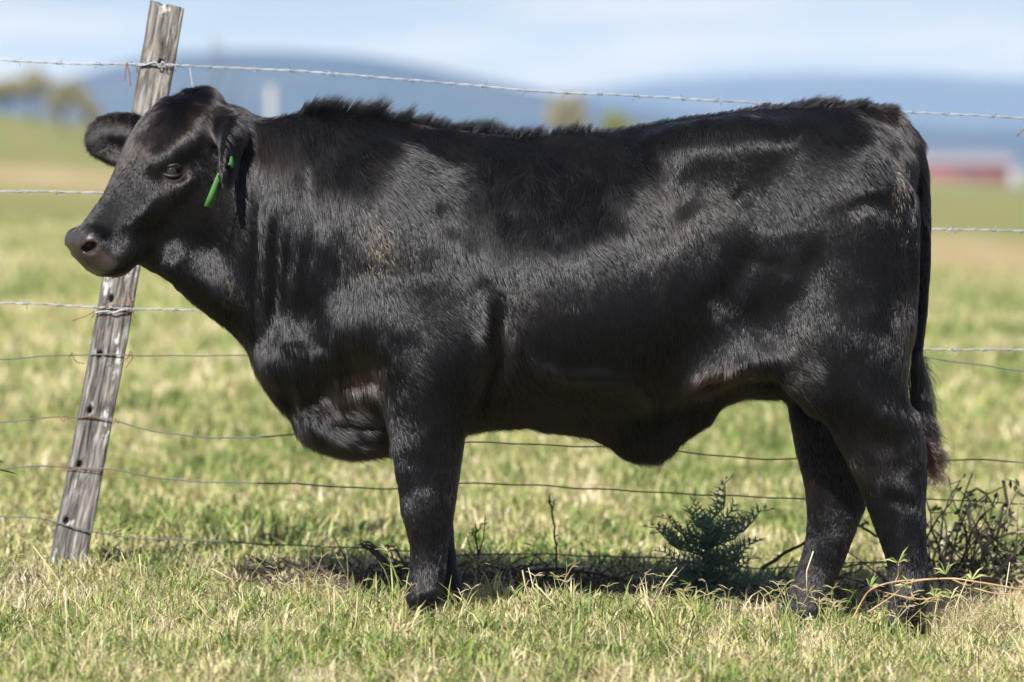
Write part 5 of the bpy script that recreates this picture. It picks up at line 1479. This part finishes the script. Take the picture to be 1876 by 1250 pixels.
# grass runner sprawling across the near hind foot
M_RUN = flat_mat('dry_runner', (.34, .22, .11), 0.6, 0.3, 0.25, 40)
RB = W(1760, 1075, -.33); RB[2] = float(ground_z(RB[0], RB[1])) + .01
ru = empty('grass_runner', RB); tag(ru, 'tan grass runners with green leaf tufts sprawling across the near hind hoof', 'grass runner')
for pth, r0 in (([(1562, 1135), (1580, 1100), (1596, 1080), (1640, 1066), (1690, 1062), (1740, 1060), (1800, 1068), (1880, 1082)], .0030), ([(1590, 1122), (1640, 1088), (1660, 1070), (1700, 1062), (1745, 1060)], .0026),
                ([(1594, 1078), (1640, 1090), (1690, 1098), (1725, 1092)], .0024), ([(1740, 1060), (1780, 1076), (1830, 1088), (1880, 1090)], .0026), ([(1640, 1066), (1646, 1050), (1646, 1034)], .0020), ([(1660, 1068), (1668, 1084), (1675, 1096)], .0018)):
    P = np.array(pth, float); k = np.linspace(0, len(P) - 1, len(P) * 4)
    Q = W(pchip(np.arange(len(P)), P[:, 0], k), pchip(np.arange(len(P)), P[:, 1], k), -.33 + .012 * np.sin(k * 2))
    m = MB(); m.tube(Q, r0 * .72 * (1 + .15 * np.sin(k * 6.28)), 6); m.build('stem', M_RUN, ru, origin=RB)
for (uu, vv) in ((1646, 1032), (1732, 1052), (1712, 1092), (1742, 1096), (1594, 1076), (1668, 1078), (1780, 1062)):
    c = W(uu, vv, -.335); m = MB(); tn = []
    for k in range(7):
        a_ = rs.uniform(-.4, 3.5); d = np.array((math.cos(a_), rs.normal(0, .4), abs(math.sin(a_)) * .8 + .05)); d /= np.linalg.norm(d); L_ = rs.uniform(.022, .05)
        s2 = np.cross(d, (0, -1, .3)); s2 /= np.linalg.norm(s2)
        e = c + d * L_; mid = c + d * L_ * .5 + np.array((0, 0, .004)); v0 = m.n
        m.add([c - s2 * .0010, c + s2 * .0010, mid + s2 * .0018, mid - s2 * .0018, e - np.array((0, 0, .004))], [(0, 1, 2, 3), (3, 2, 4)])
        tn.append(np.full(5, rs.choice([.25, .4, .5, .75])))
    o = m.build('leaf_tuft', M_GRASS, ru, smooth=False, origin=RB); attr(o, 'tone', 'FLOAT', 'POINT', np.concatenate(tn))
# leafy weed poking in at the left edge
WB = W(-40, 1040, .3); WB[2] = float(ground_z(WB[0], WB[1]))
wd_ = empty('weed_sprig', WB); tag(wd_, 'small green weed sprig poking in at the left edge of the photo', 'weed')
P = W([-40, -36, -24, -8], [1040, 960, 890, 858], .3); P[0] = WB
m = MB(); m.tube(P, [.003, .0025, .002, .0012], 6); o = m.build('stem', M_SLEAF, wd_, origin=WB); attr(o, 'tone', 'FLOAT', 'POINT', np.full(len(o.data.vertices), .6))
def simple_leaf(p0, p1, wdt, tone_, parent, org):
    ax_ = p1 - p0; L_ = np.linalg.norm(ax_); ax_ /= L_; sv = np.cross(ax_, (0, 1, 0)); sv /= np.linalg.norm(sv)
    V = [p0]; 
    for tt in (.25, .5, .75): V += [p0 + ax_ * L_ * tt + sv * wdt * math.sin(math.pi * tt) + np.array((0, -.006 * math.sin(3 * tt), 0)), p0 + ax_ * L_ * tt + np.array((0, .003, 0)), p0 + ax_ * L_ * tt - sv * wdt * math.sin(math.pi * tt) + np.array((0, -.006 * math.sin(3 * tt), 0))]
    V.append(p1)
    F = [(0, 2, 1), (0, 3, 2), (1, 2, 5, 4), (2, 3, 6, 5), (4, 5, 8, 7), (5, 6, 9, 8), (7, 8, 10), (8, 9, 10)]
    m = MB(); m.add(V, F); o = m.build('leaf', M_SLEAF, parent, origin=org); attr(o, 'tone', 'FLOAT', 'POINT', np.full(len(V), tone_))
simple_leaf(W(-26, 852, .3), W(8, 846, .3), .010, .45, wd_, WB); simple_leaf(W(-8, 860, .3), W(34, 870, .3), .0045, .95, wd_, WB); simple_leaf(W(-40, 890, .3), W(-10, 880, .3), .010, .5, wd_, WB)
